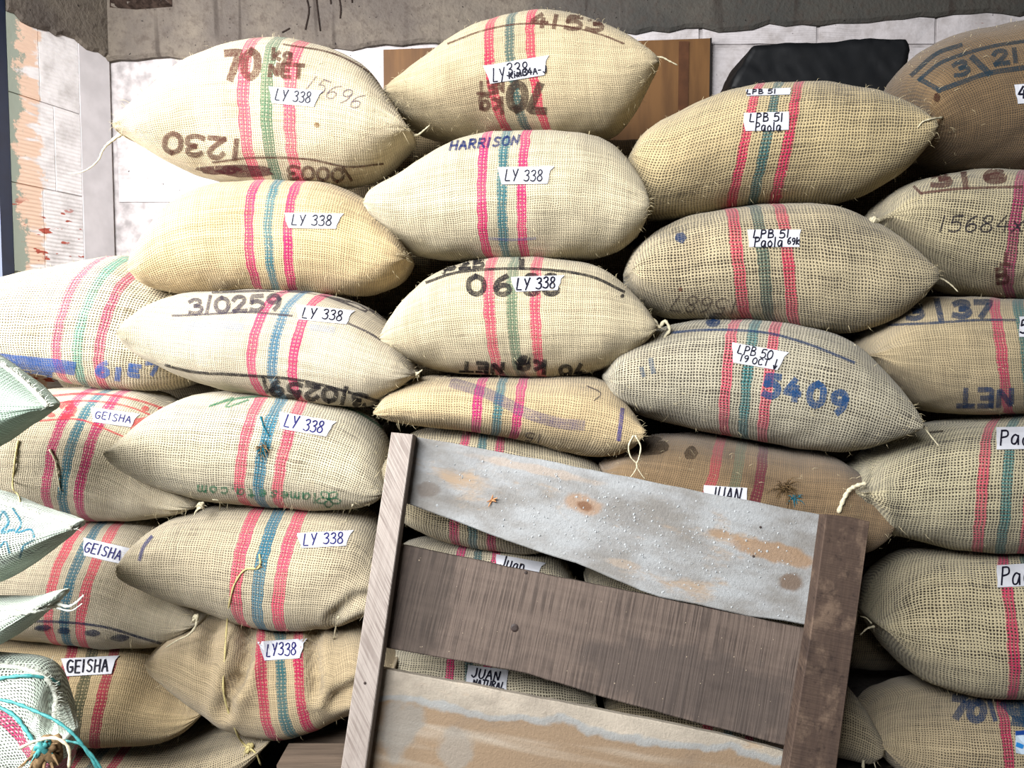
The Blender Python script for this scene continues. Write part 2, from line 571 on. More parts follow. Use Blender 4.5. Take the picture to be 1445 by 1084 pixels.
def brick_mesh(w, h, d, seed):
    """one hollow clay block with chipped, softened front edges, origin at the lower left of its face"""
    r = random.Random(seed)
    nx, nz = 6, 4
    verts, faces = [], []
    for j in range(nz + 1):
        for i in range(nx + 1):
            x, z = w * i / nx, h * j / nz
            edge = i in (0, nx) or j in (0, nz)
            y = r.uniform(-0.0015, 0.0015)
            if edge:
                y = 0.004 + r.uniform(0, 0.003)
                x += (0.004 if i == 0 else -0.004 if i == nx else 0) * r.uniform(0.2, 1)
                z += (0.004 if j == 0 else -0.004 if j == nz else 0) * r.uniform(0.2, 1)
            verts.append((x, y, z))
    for j in range(nz):
        for i in range(nx):
            a = j * (nx + 1) + i
            faces.append((a, a + 1, a + nx + 2, a + nx + 1))
    b = len(verts)
    verts += [(0, d, 0), (w, d, 0), (w, d, h), (0, d, h)]
    bl, br, tl, tr = 0, nx, nz * (nx + 1), nz * (nx + 1) + nx
    faces += [(br, bl, b, b + 1), (tl, tr, b + 2, b + 3), (bl, tl, b + 3, b), (tr, br, b + 1, b + 2)]
    me = bpy.data.meshes.new('brick')
    me.from_pydata(verts, [], faces)
    me.update()
    return me


BM = [brick_mesh(0.442, RH - 0.010, 0.02, s) for s in range(5)]
for me in BM:
    me.materials.append(M_WALL)
row = -7
while True:
    z0 = ROW0 + row * RH
    if z0 > 2.95:
        break
    if z0 > 0:
        x = XC + 0.02 - (0.2 if row % 2 else 0.0)
        i = 0
        while x < 2.6:
            visible = (z0 + RH > 1.45 and x < -0.2) or (z0 + RH > 2.05)
            if visible and x > XC - 0.01:
                o = bpy.data.objects.new('brick', BM[(i * 3 + row) % 5])
                COL.objects.link(o)
                o.location = (x, YW, z0 + 0.005)
                o.parent = wall_back
            x += 0.452
            i += 1
    row += 1

# short side wall running towards the camera
sd = (SIDE1 - SIDE0)
SL = sd.length
sdn = sd.normalized()
nrm = Vector((-sdn.y, sdn.x, 0))
if nrm.x < 0:
    nrm = -nrm


def side_box(s0, s1, d0, d1, z0, z1):
    """box along the side wall: s from the corner, d proud of the face"""
    c = []
    for z in (z0, z1):
        for (s, d) in ((s0, d0), (s1, d0), (s1, d1), (s0, d1)):
            q = SIDE0 + sdn * s + nrm * d
            c.append((q.x, q.y, z))
    return c, [(0, 1, 2, 3), (7, 6, 5, 4), (0, 4, 5, 1), (1, 5, 6, 2), (2, 6, 7, 3), (3, 7, 4, 0)]


v, f = side_box(-0.1, SL, -0.16, -0.005, 0, 3.3)
wall_left = struct(link_mesh('wall_left', v, f, M_SIDE))
v, f = side_box(0.0, 0.13, -0.012, 0.004, 0, 2.50)
o = link_mesh('corner_plaster', v, f, plain('smooth_white_plaster', (252, 246, 248), 0.85, 0.15, 0.06, 14.0), wall_left)
rz = zat(152, 2.70)
for r in range(-2, 3):
    z0 = rz + r * RH - 0.0
    cut = 0.235 if r % 2 else 0.285
    for (a, b) in ((0.132, cut - 0.0015), (cut + 0.0015, SL)):
        if z0 + RH > 2.95:
            continue
        v, f = side_box(a, b, -0.012, random.uniform(0.0, 0.003), z0 + 0.002, z0 + RH - 0.002)
        link_mesh('brick', v, f, M_SIDE, wall_left)

M_DARK = plain('dark_rust', (52, 42, 38), 0.9, 0.1, 0.2, 60.0)
# concrete beam over both walls, its lower plaster edge ragged
def beam(name, a, b, za, zb, nrmv, thick, seed, n=70):
    r = random.Random(seed)
    verts, faces = [], []
    for i in range(n + 1):
        t = i / n
        q = a + (b - a) * t
        z = za + (zb - za) * t + r.uniform(-0.012, 0.014)
        for (d, zz) in ((thick, z + 0.012), (thick, 3.3), (-0.02, 3.3), (-0.02, z), (thick * 0.4, z)):
            p = q + nrmv * d
            verts.append((p.x, p.y, zz))
    for i in range(n):
        for k in range(5):
            k2 = (k + 1) % 5
            faces.append((i * 5 + k, i * 5 + k2, (i + 1) * 5 + k2, (i + 1) * 5 + k))
    faces += [tuple(range(5))[::-1], tuple(n * 5 + k for k in range(5))]
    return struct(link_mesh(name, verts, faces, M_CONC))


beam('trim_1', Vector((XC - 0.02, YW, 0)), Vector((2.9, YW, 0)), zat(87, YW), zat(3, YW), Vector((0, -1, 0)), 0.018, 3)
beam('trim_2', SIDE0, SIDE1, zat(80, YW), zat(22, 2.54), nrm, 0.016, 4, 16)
# broken rough patch in the beam and pipe stub
r = random.Random(5)
vv, ff = [], []
for j in range(5):
    for i in range(15):
        px = 155 + i * 6.3
        py = -8 + j * 5.4 - 3.5 * abs(i - 6) / 7 * (1 if j == 4 else 0)
        q = P(px, py, YW - 0.018)
        e = 0 if (i in (0, 14) or j in (0, 4)) else r.uniform(-0.004, 0.018)
        vv.append((q.x, q.y - e - 0.001, q.z))
for j in range(4):
    for i in range(14):
        a = j * 15 + i
        ff.append((a, a + 1, a + 16, a + 15))
o = link_mesh('broken_concrete_patch', vv, ff, plain('dark_broken_concrete', (64, 52, 46), 0.95, 0.05, 0.3, 60.0), bpy.data.objects['trim_1'])

for pts in ([(432, -6), (436, 14), (431, 42)], [(446, -6), (449, 20), (452, 44)], [(478, -6), (481, 12), (480, 26)], [(466, -4), (467, 6)], [(496, -6), (497, 4)], [(398, 46), (409, 40)]):
    v, f = tube_data(catmull([tuple(P(a, b, YW - 0.019)) for a, b in pts], 5), 0.0032, 5)
    link_mesh('rusty_wire', v, f, M_DARK, bpy.data.objects['trim_1'], True)

# blue door post closing the side wall
bx = SIDE1 + sdn * 0.035
v, f = box_data(bx.x - 0.06, bx.x + 0.012, bx.y - 0.03, bx.y + 0.03, 0, 3.3)
struct(link_mesh('door_1', v, f, plain('blue_steel', (28, 52, 92), 0.5, 0.4, 0.1, 20.0)))


# ------------------------------------------------------------------ wood
def wood(name, c1, c2, paint=None, paint2=None, bare=None, saw=0.0, seed=0.0, rough=0.85, amount=0.5, saw_angle=90, dark=None, grain=1.0, mottle=None, band=None, spots=()):
    """UV: x along the board in metres, y across; band = (y, colour beyond, streak colour)"""
    k = N(name, rough, 0.12)
    x, y, _ = k.sep(k.uv())
    x = k.m('ADD', x, seed)
    g = k.noise(k.xyz(k.m('MULTIPLY', x, 3.0), k.m('MULTIPLY', y, 70.0), seed), 1.0, 5.0, 0.6)
    g2 = k.noise(k.xyz(k.m('MULTIPLY', x, 1.2), k.m('MULTIPLY', y, 14.0), seed), 1.0, 3.0)
    col = k.mix(k.m('MULTIPLY', k.step(g, 0.3, 0.7), grain), lin(c1), lin(c2))
    xy = k.xyz(x, y, seed)
    hgt = k.m('MULTIPLY', g, grain)
    if bare:
        col = k.mix(k.step(g2, 0.52, 0.6), col, lin(bare))
    big = k.noise(k.xyz(k.m('MULTIPLY', x, 0.8), k.m('MULTIPLY', y, 2.0), seed + 2), 4.0, 6.0, 0.66)
    cloud = k.noise(k.xyz(k.m('MULTIPLY', x, 0.6), k.m('MULTIPLY', y, 1.4), seed + 7), 9.0, 5.0, 0.6)
    if paint:
        pm = k.step(big, 0.58 - 0.3 * amount, 0.70 - 0.3 * amount)
        gran = k.noise(k.xyz(k.m('MULTIPLY', x, 0.6), y, seed), 60.0, 5.0, 0.75)
        pc = k.mix(k.step(cloud, 0.35, 0.68), lin(paint), lin(paint2 or paint))
        pc = k.mix(k.m('MULTIPLY', k.step(gran, 0.60, 0.74), 0.6), pc, lin(dark or (90, 84, 80)))
        col = k.mix(k.m('MULTIPLY', pm, 0.9), col, pc)
        crust = k.m('MULTIPLY', k.noise(xy, 110.0, 5.0, 0.75), 0.9)
        hgt = k.m('ADD', hgt, k.m('MULTIPLY', k.m('MULTIPLY', crust, pm), 1.8))
    if band:
        yb_, cb, cs = band
        w_ = k.m('ADD', k.m('ADD', y, k.m('MULTIPLY', k.m('SUBTRACT', x, seed), 0.05)), k.m('MULTIPLY', k.m('SUBTRACT', k.noise(k.xyz(x, y, 1.0), 7.0, 4.0), 0.5), 0.09))
        oc = k.mix(k.step(g2, 0.55, 0.75), lin(cb), col)
        col = k.mix(k.step(w_, yb_ - 0.006, yb_ + 0.006), col, oc)
        col = k.mix(k.m('MULTIPLY', k.step(k.m('ABSOLUTE', k.m('SUBTRACT', w_, yb_)), 0.012, 0.004), 0.8), col, lin(cs))
    if mottle:
        mn = k.noise(xy, 13.0, 6.0, 0.7)
        col = k.mix(k.m('MULTIPLY', k.step(mn, 0.48, 0.66), 0.8), col, lin(mottle))
        mn2 = k.noise(xy, 40.0, 4.0, 0.7)
        col = k.mix(k.m('MULTIPLY', k.step(mn2, 0.55, 0.7), 0.5), col, lin(dark))
        hgt = k.m('ADD', hgt, mn)
    if saw:
        a = math.radians(saw_angle)
        sx = k.m('ADD', k.m('MULTIPLY', x, math.sin(a)), k.m('MULTIPLY', y, math.cos(a)))
        sy = k.m('SUBTRACT', k.m('MULTIPLY', y, math.sin(a)), k.m('MULTIPLY', x, math.cos(a)))
        s_ = k.noise(k.xyz(k.m('MULTIPLY', sx, 210.0), k.m('MULTIPLY', sy, 5.0), seed), 1.0, 2.0)
        sm = k.m('MULTIPLY', k.step(s_, 0.44, 0.60), k.step(cloud, 0.3, 0.62))
        col = k.mix(k.m('MULTIPLY', sm, saw), col, lin(dark or (70, 60, 54)))
        hgt = k.m('ADD', hgt, s_)
    for (sx_, sy_, rx_, ry_, sc_, am_) in spots:
        wn = k.m('MULTIPLY', k.m('SUBTRACT', k.noise(xy, 22.0, 4.0), 0.5), 1.3)
        ex = k.m('DIVIDE', k.m('SUBTRACT', x, sx_ + seed), rx_)
        ey = k.m('DIVIDE', k.m('SUBTRACT', y, sy_), ry_)
        rr_ = k.m('ADD', k.m('SQRT', k.m('ADD', k.m('MULTIPLY', ex, ex), k.m('MULTIPLY', ey, ey))), wn)
        col = k.mix(k.m('MULTIPLY', k.step(rr_, 1.15, 0.7), am_), col, lin(sc_))
    st = k.noise(xy, 5.0, 5.0, 0.65)
    col = k.mix(k.m('MULTIPLY', k.step(st, 0.52, 0.75), 0.5), col, lin(dark or (60, 50, 44)))
    k.color(col)
    k.bump(hgt, 0.55, 0.004)
    return k.mat


# plane of the leaning pallet's boards:  Y = 1.60 + 0.2 z  (minus an offset towards the viewer)
def on_pallet(px, py, off=0.0):
    d = ray(px, py)
    # CAM + t d :  t*dy = 1.60 - off + 0.2*(CAMZ + t*dz)
    t = (1.60 - off + 0.2 * CAMZ) / (d.y - 0.2 * d.z)
    return CAM + d * t


PN = Vector((0, 1, -0.2)).normalized()


def plank(name, outline, parent, mat, off, thick, axis, segs=1):
    """board cut to an outline on the pallet plane, with real thickness; bevelled front rim"""
    pts = [on_pallet(x, y, off) for (x, y) in outline]
    n = len(pts)
    c = sum(pts, Vector()) / n
    ax = (on_pallet(*axis[1], off) - on_pallet(*axis[0], off)).normalized()
    ay = PN.cross(ax).normalized()
    inner = []
    for i, p in enumerate(pts):
        e1 = (pts[i] - pts[i - 1]).normalized()
        e2 = (pts[(i + 1) % n] - pts[i]).normalized()
        n1 = e1.cross(PN); n2 = e2.cross(PN)
        nn = (n1 + n2)
        nn.normalize()
        if nn.dot(c - p) < 0 and n < 6:
            nn = -nn
        inner.append(nn)
    # orient inward using polygon winding
    area2 = sum((pts[i] - c).cross(pts[(i + 1) % n] - c).dot(PN) for i in range(n))
    sgn = 1
    test = pts[0] + inner[0] * 0.001
    bev = 0.0025
    verts = []
    wind = 1 if area2 > 0 else -1
    ins = []
    for i in range(n):
        e1 = (pts[i] - pts[i - 1]).normalized()
        e2 = (pts[(i + 1) % n] - pts[i]).normalized()
        nn = (PN.cross(e1) + PN.cross(e2)) * wind
        nn.normalize()
        ins.append(nn)
    verts += [p + ins[i] * bev for i, p in enumerate(pts)]
    verts += [p + PN * bev for p in pts]
    verts += [p + PN * thick for p in pts]
    faces = [tuple(range(n))]
    for k in range(2):
        for i in range(n):
            j = (i + 1) % n
            faces.append((k * n + i, (k + 1) * n + i, (k + 1) * n + j, k * n + j))
    faces.append(tuple(2 * n + i for i in range(n))[::-1])
    bm = bmesh.new()
    bv = [bm.verts.new(v_) for v_ in verts]
    for fc in faces:
        bm.faces.new([bv[i] for i in fc])
    bmesh.ops.recalc_face_normals(bm, faces=bm.faces)
    bmesh.ops.triangulate(bm, faces=[q for q in bm.faces if len(q.verts) > 4])
    uvl = bm.loops.layers.uv.new('weave')
    for fc in bm.faces:
        for lp in fc.loops:
            q = lp.vert.co - c
            lp[uvl].uv = (q.dot(ax) + q.dot(PN) * 0.4, q.dot(ay) + q.dot(PN) * 0.7)
    po = parent_origin(parent)
    bmesh.ops.translate(bm, verts=bm.verts, vec=-po)
    me = bpy.data.meshes.new(name)
    bm.to_mesh(me)
    bm.free()
    me.materials.append(mat)
    o = bpy.data.objects.new(name, me)
    COL.objects.link(o)
    o.parent = parent
    return o


PALL = thing('wooden_pallet', 'weathered wooden pallet leaning at a tilt against the middle of the sack stack', 'pallet', (0.15, 1.60, 0.0))
M_STILE = wood('pale_sawn_wood', (182, 172, 164), (160, 148, 140), saw=0.6, seed=1.0, saw_angle=35, dark=(118, 104, 98), grain=0.5)
M_POST = wood('dark_stained_wood', (92, 76, 66), (66, 54, 50), saw=0.2, seed=5.0, dark=(38, 32, 32), grain=0.5, mottle=(128, 108, 92))
M_BTOP = wood('grey_painted_board', (176, 156, 134), (156, 136, 114), paint=(178, 183, 186), paint2=(140, 139, 136), seed=3.3, amount=0.88, dark=(112, 108, 106), grain=0.6,
              spots=[(-0.078, -0.027, 0.050, 0.026, (172, 142, 116), 0.8), (-0.07, -0.025, 0.022, 0.013, (128, 92, 68), 0.85), (0.40, -0.016, 0.11, 0.024, (164, 134, 104), 0.85), (0.26, -0.03, 0.03, 0.012, (160, 134, 108), 0.7),
                     (0.45, 0.045, 0.03, 0.022, (120, 98, 80), 0.8), (-0.45, 0.02, 0.03, 0.02, (122, 112, 104), 0.7), (-0.20, -0.085, 0.16, 0.012, (188, 170, 152), 0.6), (0.05, 0.09, 0.05, 0.012, (184, 164, 142), 0.5)])
M_BMID = wood('dark_sawn_board', (118, 104, 95), (96, 84, 77), saw=0.6, seed=8.0, saw_angle=90, dark=(62, 55, 52), grain=0.35,
              spots=[(0.25, 0.05, 0.30, 0.09, (84, 76, 72), 0.6), (-0.42, 0.0, 0.07, 0.2, (66, 60, 56), 0.5)])
M_BLOW = wood('worn_painted_board', (186, 164, 138), (170, 148, 122), paint=(200, 190, 174), paint2=(174, 166, 152), seed=12.4, amount=0.9, dark=(120, 108, 98), grain=0.6, band=(-0.10, (156, 134, 110), (164, 168, 168)),
              spots=[(-0.42, -0.02, 0.05, 0.07, (150, 148, 142), 0.7), (-0.28, 0.0, 0.04, 0.05, (158, 154, 146), 0.6)])

def wob(pts, amp, seed):
    """fine irregularity along a sawn edge"""
    rr = random.Random(seed)
    q = resample(pts, np.linspace(0, 1, 26))
    return [(x, y + rr.uniform(-amp, amp)) for x, y in q]


top_edge = wob([(560, 611), (760, 648), (960, 688), (1192, 733)], 0.7, 1)
low_edge = wob([(1160, 885), (1136, 881), (1064, 871), (988, 854), (923, 841), (869, 819), (815, 795), (772, 782), (697, 757), (640, 735), (605, 722), (572, 710), (545, 702)], 0.8, 2)
b1 = plank('board', top_edge + low_edge, PALL, M_BTOP, 0.0, 0.022, ((580, 660), (1160, 790)))
t2 = wob([(540, 763), (564, 768), (729, 803), (826, 822), (956, 849), (1133, 887), (1160, 892)], 0.7, 3)
l2 = wob([(1140, 1060), (1109, 1054), (1010, 1027), (848, 984), (740, 949), (640, 932), (545, 914), (520, 909)], 0.8, 4)
b2 = plank('board', t2 + l2, PALL, M_BMID, 0.0, 0.022, ((564, 840), (1120, 970)))
t3 = wob([(515, 938), (537, 943), (713, 976), (848, 1003), (1010, 1035), (1109, 1062), (1135, 1068)], 0.7, 5)
l3 = wob([(1110, 1255), (980, 1220), (800, 1180), (640, 1150), (490, 1120)], 0.8, 6)
b3 = plank('board', t3 + l3, PALL, M_BLOW, 0.0, 0.022, ((537, 1000), (1100, 1115)))
s1 = plank('stile', [(552, 610), (583, 613), (516, 1084), (476, 1362), (436, 1362), (481, 1084)], PALL, M_STILE, 0.062, 0.062, ((568, 610), (500, 1084)))
s2 = plank('stile', [(1166, 726), (1196, 729), (1228, 736), (1205, 905), (1181, 1084), (1137, 1400), (1066, 1400), (1112, 1084), (1144, 892)], PALL, M_POST, 0.042, 0.042, ((1197, 730), (1146, 1084)))
s1['label'] = 'pale rough-sawn side rail'
s2['label'] = 'dark brown side rail'


def nail(px, py, off, r, parent):
    c = on_pallet(px, py, off)
    v, f = [], []
    ax = Vector((1, 0, 0))
    ay = PN.cross(ax).normalized()
    n = 10
    for ring, (rr, h) in enumerate(((1.0, 0.0), (1.0, -0.0015), (0.6, -0.0028))):
        for i in range(n):
            q = 2 * math.pi * i / n
            v.append(c + (ax * math.cos(q) + ay * math.sin(q)) * r * rr + PN * h)
    for ring in range(2):
        for i in range(n):
            j = (i + 1) % n
            f.append((ring * n + i, ring * n + j, (ring + 1) * n + j, (ring + 1) * n + i))
    f.append(tuple(2 * n + i for i in range(n)))
    return link_mesh('nail_head', v, f, M_NAIL, parent)


M_NAIL = plain('rusty_nail', (62, 50, 46), 0.6, 0.3, 0.2, 200.0)
nail(726, 886, 0.0, 0.0095, b2)
nail(742, 808, 0.0, 0.004, b2)
nail(515, 964, 0.062, 0.003, s1)
nail(1073, 744, 0.0, 0.003, b1)
nail(1063, 785, 0.0, 0.003, b1)
# splintered screw on the top board
c0 = on_pallet(694, 706)
vv, ff = [], []
for k, (dx, dz) in enumerate(((0.014, 0.006), (-0.012, -0.004), (-0.008, -0.016), (0.003, 0.013), (0.011, -0.003))):
    v_, f_ = tube_data([c0 - PN * 0.001, c0 + Vector((dx * 0.5, 0, dz * 0.5)) - PN * 0.008, c0 + Vector((dx, 0, dz)) - PN * 0.012], [0.003, 0.0022, 0.0008], 5)
    vv, ff = join([(vv, ff), (v_, f_)])
link_mesh('splinter', vv, ff, plain('fresh_splinter_wood', (206, 150, 106), 0.9, 0.1, 0.15, 200.0), b1)

def crumbs(name, parent, mat, n, inside, rmin, rmax, seed):
    """dried crusts standing on a board face"""
    rr = random.Random(seed)
    V, Fc = [], []
    ax = Vector((1, 0, 0))
    ay = PN.cross(ax).normalized()
    while n > 0:
        px, py = rr.uniform(590, 1130), rr.uniform(620, 1040)
        if not inside(px, py, rr):
            continue
        n -= 1
        c = on_pallet(px, py) + PN * 0.0004
        b = len(V)
        m = rr.choice((4, 5))
        a0 = rr.uniform(0, 6)
        rad = rr.uniform(rmin, rmax)
        el = rr.uniform(0.35, 1.0)
        ro = rr.uniform(0, 3.14)
        for i in range(m):
            q = a0 + 2 * math.pi * i / m
            u_, v_ = math.cos(q) * rad, math.sin(q) * rad * el
            V.append(c + ax * (u_ * math.cos(ro) - v_ * math.sin(ro)) + ay * (u_ * math.sin(ro) + v_ * math.cos(ro)))
        V.append(c - PN * rad * rr.uniform(0.4, 0.9) + ax * rr.uniform(-0.3, 0.3) * rad)
        Fc += [(b + i, b + (i + 1) % m, b + m) for i in range(m)]
    o = link_mesh(name, V, Fc, mat, parent)
    o['kind'] = 'stuff'


def in_top(px, py, rr):
    t = 615 + (px - 582) * 0.193
    lo = np.interp(px, [572, 605, 697, 772, 815, 869, 923, 988, 1064, 1136], [710, 722, 757, 782, 795, 819, 841, 854, 871, 881])
    d = math.exp(-((px - 900) / 190) ** 2 - ((py - (t + lo) / 2) / 60) ** 2)
    return t + 8 < py < lo - 6 and rr.random() < 0.12 + d


def in_mid(px, py, rr):
    t = 768 + (px - 564) * 0.209
    lo = np.interp(px, [545, 640, 740, 848, 1010, 1109], [914, 932, 949, 984, 1027, 1054])
    return t + 8 < py < lo - 8


crumbs('paint_crust', b1, plain('crusted_paint', (186, 190, 192), 0.9, 0.1, 0.15, 90.0), 620, in_top, 0.0012, 0.0045, 3)
crumbs('wood_chip', b2, plain('pale_wood_chip', (176, 160, 140), 0.9, 0.1, 0.2, 200.0), 90, in_mid, 0.0008, 0.0028, 4)

# floor pallet under the stack
FP = thing('floor_pallet', 'dark wooden pallet lying on the floor under the sack stack', 'pallet', (0.1, 2.1, 0))
M_FP = wood('dirty_pallet_wood', (140, 122, 106), (108, 94, 82), seed=20.0, dark=(48, 42, 38))


def wood_box(name, x0, x1, y0, y1, z0, z1, parent, mat, along='x'):
    v, f = box_data(x0, x1, y0, y1, z0, z1)
    uv = []
    for fc in f:
        for i in fc:
            q = v[i]
            a, b = (q[0], q[1]) if along == 'x' else (q[1], q[0])
            uv.append((a + q[2] * 0.2, b + q[2]))
    return link_mesh(name, v, f, mat, parent, uvs=uv)


for (y0, y1) in ((1.74, 1.85), (1.93, 2.05), (2.13, 2.25), (2.33, 2.44)):
    wood_box('slat', -0.60, 0.80, y0, y1, 0.165, 0.190, FP, M_FP)
for (x0, x1) in ((-0.55, -0.47), (0.17, 0.25), (0.70, 0.78)):
    wood_box('stringer', x0, x1, 1.75, 2.44, 0.022, 0.165, FP, M_FP, 'y')
wood_box('slat', -0.585, 0.74, 1.785, 1.885, 0.190, 0.238, FP, M_FP)
for (y0, y1) in ((1.76, 1.86), (2.04, 2.14), (2.34, 2.43)):
    wood_box('bottom_slat', -0.60, 0.80, y0, y1, 0.0, 0.022, FP, M_FP)

# brown sheet of board standing against the wall
BP = thing('plywood_sheet', 'brown wooden sheet standing against the wall behind the topmost sack', 'board', (0.05, 2.87, 0))
k = N('brown_plywood', 0.6, 0.25)
p_ = k.pos()
x_, y_, z_ = k.sep(p_)
g_ = k.noise(k.xyz(k.m('MULTIPLY', x_, 14.0), 0.0, k.m('MULTIPLY', z_, 2.0)), 1.0, 4.0, 0.6)
k.color(k.mix(k.step(g_, 0.3, 0.7), lin((128, 90, 50)), lin((98, 66, 35))))
M_PLY = k.mat
ya, yb = 2.865, 2.883
pl = P(541, 70, ya); pr = P(1002, 54, ya)
v = []
for yy in (ya, yb):
    v += [(pl.x, yy, 0.0), (pr.x, yy, 0.0), (pr.x, yy, pr.z), (pl.x, yy, pl.z)]
link_mesh('panel', v, [(0, 1, 2, 3), (7, 6, 5, 4), (0, 4, 5, 1), (1, 5, 6, 2), (2, 6, 7, 3), (3, 7, 4, 0)], M_PLY, BP)
st0 = P(958, 57, ya); st1 = P(972, 57, ya)
v, f = box_data(st0.x, st1.x, ya - 0.004, ya, 0.0, st0.z - 0.005)
link_mesh('batten', v, f, plain('dark_brown_strip', (96, 60, 36), 0.7, 0.2, 0.15, 20.0), BP)
v, f = box_data(pr.x, pr.x + 0.006, ya - 0.004, yb, 0.0, pr.z)
link_mesh('edge_band', v, f, plain('black_edge', (28, 24, 24), 0.7, 0.2, 0.1, 20.0), BP)

# ------------------------------------------------------------------ sacks
PX = 0.00185       # metres per photograph pixel at the sack fronts
HOR = 487.0
SACKS = {}
NU, NV = 76, 60
ALLB = []


class Sack:
    pass


def fix(y):
    d = (y - HOR) / 470.0
    return y - 13.0 * d * abs(d)


def make_sack(key, label, tl, top, tr, bot, Y=2.10, D=0.225, fl=0.10, fr=0.10, stripe=None, cols=None, sp=28, sw=15,
              base=(205, 186, 146), pitch=0.0072, hole=0.8, stain=0.3, stain_col=(120, 92, 60), n=2.25, dend=0.05,
              creases=(), lumps=(), fuzz=420, fuzzmat=None, pucker=0.006, rough=1.0, group='burlap sacks stacked against the wall',
              name='burlap_sack', blunt=0.012):
    S = Sack()
    seed = sum(ord(c) * (i + 3) for i, c in enumerate(key))
    rnd = random.Random(seed)
    tlf, trf = (tl[0], fix(tl[1])), (tr[0], fix(tr[1]))
    top = [(a, fix(b)) for a, b in top]
    bot = [(a, fix(b)) for a, b in bot]
    tc = catmull([tlf] + top + [trf], 12)
    bc = catmull([tlf] + bot + [trf], 12)
    x = np.linspace(0, 1, NU + 1)
    ts = 0.55 * x + 0.45 * (0.5 - 0.5 * np.cos(np.pi * x))
    T = resample(tc, ts)
    B = resample(bc, ts)
    rows = []
    cents = []
    th = [2 * math.pi * j / NV for j in range(NV)]
    e = 2.0 / n
    for i in range(NU + 1):
        s = 2 * ts[i] - 1
        fwd = (fl if s < 0 else fr) * abs(s) ** 4
        Yi = Y - fwd
        d = dend + (D - dend) * max(1 - abs(s) ** 3.0, 0) ** 0.6
        pt, pb = P(T[i][0], T[i][1], Yi), P(B[i][0], B[i][1], Yi)
        c = (pt + pb) / 2
        a = (pt - pb) / 2
        if a.length < blunt:
            a = Vector((0, 0, blunt * (0.55 + 0.45 * a.length / blunt)))
        ring = []
        for t in th:
            cs, sn = math.cos(t), math.sin(t)
            ce = math.copysign(abs(cs) ** e, cs)
            se = math.copysign(abs(sn) ** e, sn)
            p = c + a * se + Vector((0, -d, 0)) * ce
            ring.append(p)
        rows.append(ring)
        cents.append(c)
    # irregular filling, puckers at the tied ends
    so = Vector((seed * 0.137 % 50, seed * 0.071 % 50, 3.3))
    for i in range(NU + 1):
        s = 2 * ts[i] - 1
        endf = max(0.0, (abs(s) - 0.55) / 0.45) ** 2
        for j in range(NV):
            p = rows[i][j]
            dirv = p - cents[i]
            L = dirv.length
            if L < 1e-6:
                continue
            dirv = dirv / L
            am = min(1.0, L / 0.08)
            dsp = (noise.noise(p * 5.5 + so) * 0.007 + noise.noise(p * 13 + so) * 0.0045 + noise.noise(p * 30 + so) * 0.0016) * rough
            dsp += pucker * endf * math.sin(9 * th[j] + 4 * math.sin(3 * th[j]) + seed) * min(1, L / 0.06)
            dsp += pucker * 0.5 * endf * noise.noise(Vector((p.x * 4, th[j] * 5, seed * 0.1)))
            if (creases or lumps) and math.cos(th[j]) > -0.1:
                qx, qy = proj(p)
                for (pts, wd, dp) in creases:
                    best = 1e9
                    for k in range(len(pts) - 1):
                        ax_, ay_ = pts[k]
                        bx_, by_ = pts[k + 1]
                        vx, vy = bx_ - ax_, by_ - ay_
                        tt = max(0, min(1, ((qx - ax_) * vx + (qy - ay_) * vy) / (vx * vx + vy * vy)))
                        best = min(best, math.hypot(qx - ax_ - vx * tt, qy - ay_ - vy * tt))
                    dsp -= dp * math.exp(-(best / wd) ** 2)
                    dsp += dp * 0.35 * math.exp(-((best - 2.2 * wd) / wd) ** 2)
                for (lx, ly, rx, ry, h) in lumps:
                    dsp += h * math.exp(-((qx - lx) / rx) ** 2 - ((qy - ly) / ry) ** 2)
            rows[i][j] = p + dirv * dsp * am
    verts = [p for r_ in rows for p in r_]
    faces = []
    quads = []
    for i in range(NU):
        for j in range(NV):
            j2 = (j + 1) % NV
            faces.append((i * NV + j, (i + 1) * NV + j, (i + 1) * NV + j2, i * NV + j2))
            quads.append((i, j))
    faces.append(tuple(j for j in range(NV)))
    faces.append(tuple(NU * NV + j for j in range(NV))[::-1])
    # cloth coordinates
    Uc = np.zeros(NU + 1)
    for i in range(1, NU + 1):
        Uc[i] = Uc[i - 1] + (cents[i] - cents[i - 1]).length * 0.6 + (rows[i][0] - rows[i - 1][0]).length * 0.4
    g = np.zeros(NU + 1)
    arc = np.zeros((NU + 1, NV + 1))
    for i in range(NU + 1):
        for j in range(NV):
            arc[i, j + 1] = arc[i, j] + (rows[i][(j + 1) % NV] - rows[i][j]).length
        g[i] = arc[i, NV]
    gm = g.max()
    Vc = np.zeros((NU + 1, NV + 1))
    for i in range(NU + 1):
        fr_ = arc[i] / g[i]
        fr_ = np.where(fr_ > 0.5, fr_ - 1, fr_)
        Vc[i] = fr_ * (0.45 * gm + 0.55 * g[i])
        Vc[i, NV // 2] = abs(Vc[i, NV // 2])
    # columns j<=NV/2 run up the front over the top, the rest run below
    Uw = np.repeat(Uc[:, None], NV + 1, axis=1)
    if stripe:
        fi = [(i, j) for i in range(NU + 1) for j in range(NV) if math.cos(th[j]) > -0.15]
        pp = np.array([proj(rows[i][j]) for i, j in fi])
        dep = np.array([rows[i][j].y for i, j in fi])
        us, vs_ = [], []
        for (sx, sy) in stripe:
            dd = np.hypot(pp[:, 0] - sx, pp[:, 1] - fix(sy) * 0 - sy) + (dep - dep.min()) * 12
            q = np.argsort(dd)[:4]
            wts = 1 / (dd[q] + 0.5)
            us.append(sum(Uw[fi[a]] * w_ for a, w_ in zip(q, wts)) / wts.sum() + (sx - (pp[q, 0] * wts).sum() / wts.sum()) * PX)
            vs_.append(sum(Vc[fi[a]] * w_ for a, w_ in zip(q, wts)) / wts.sum())
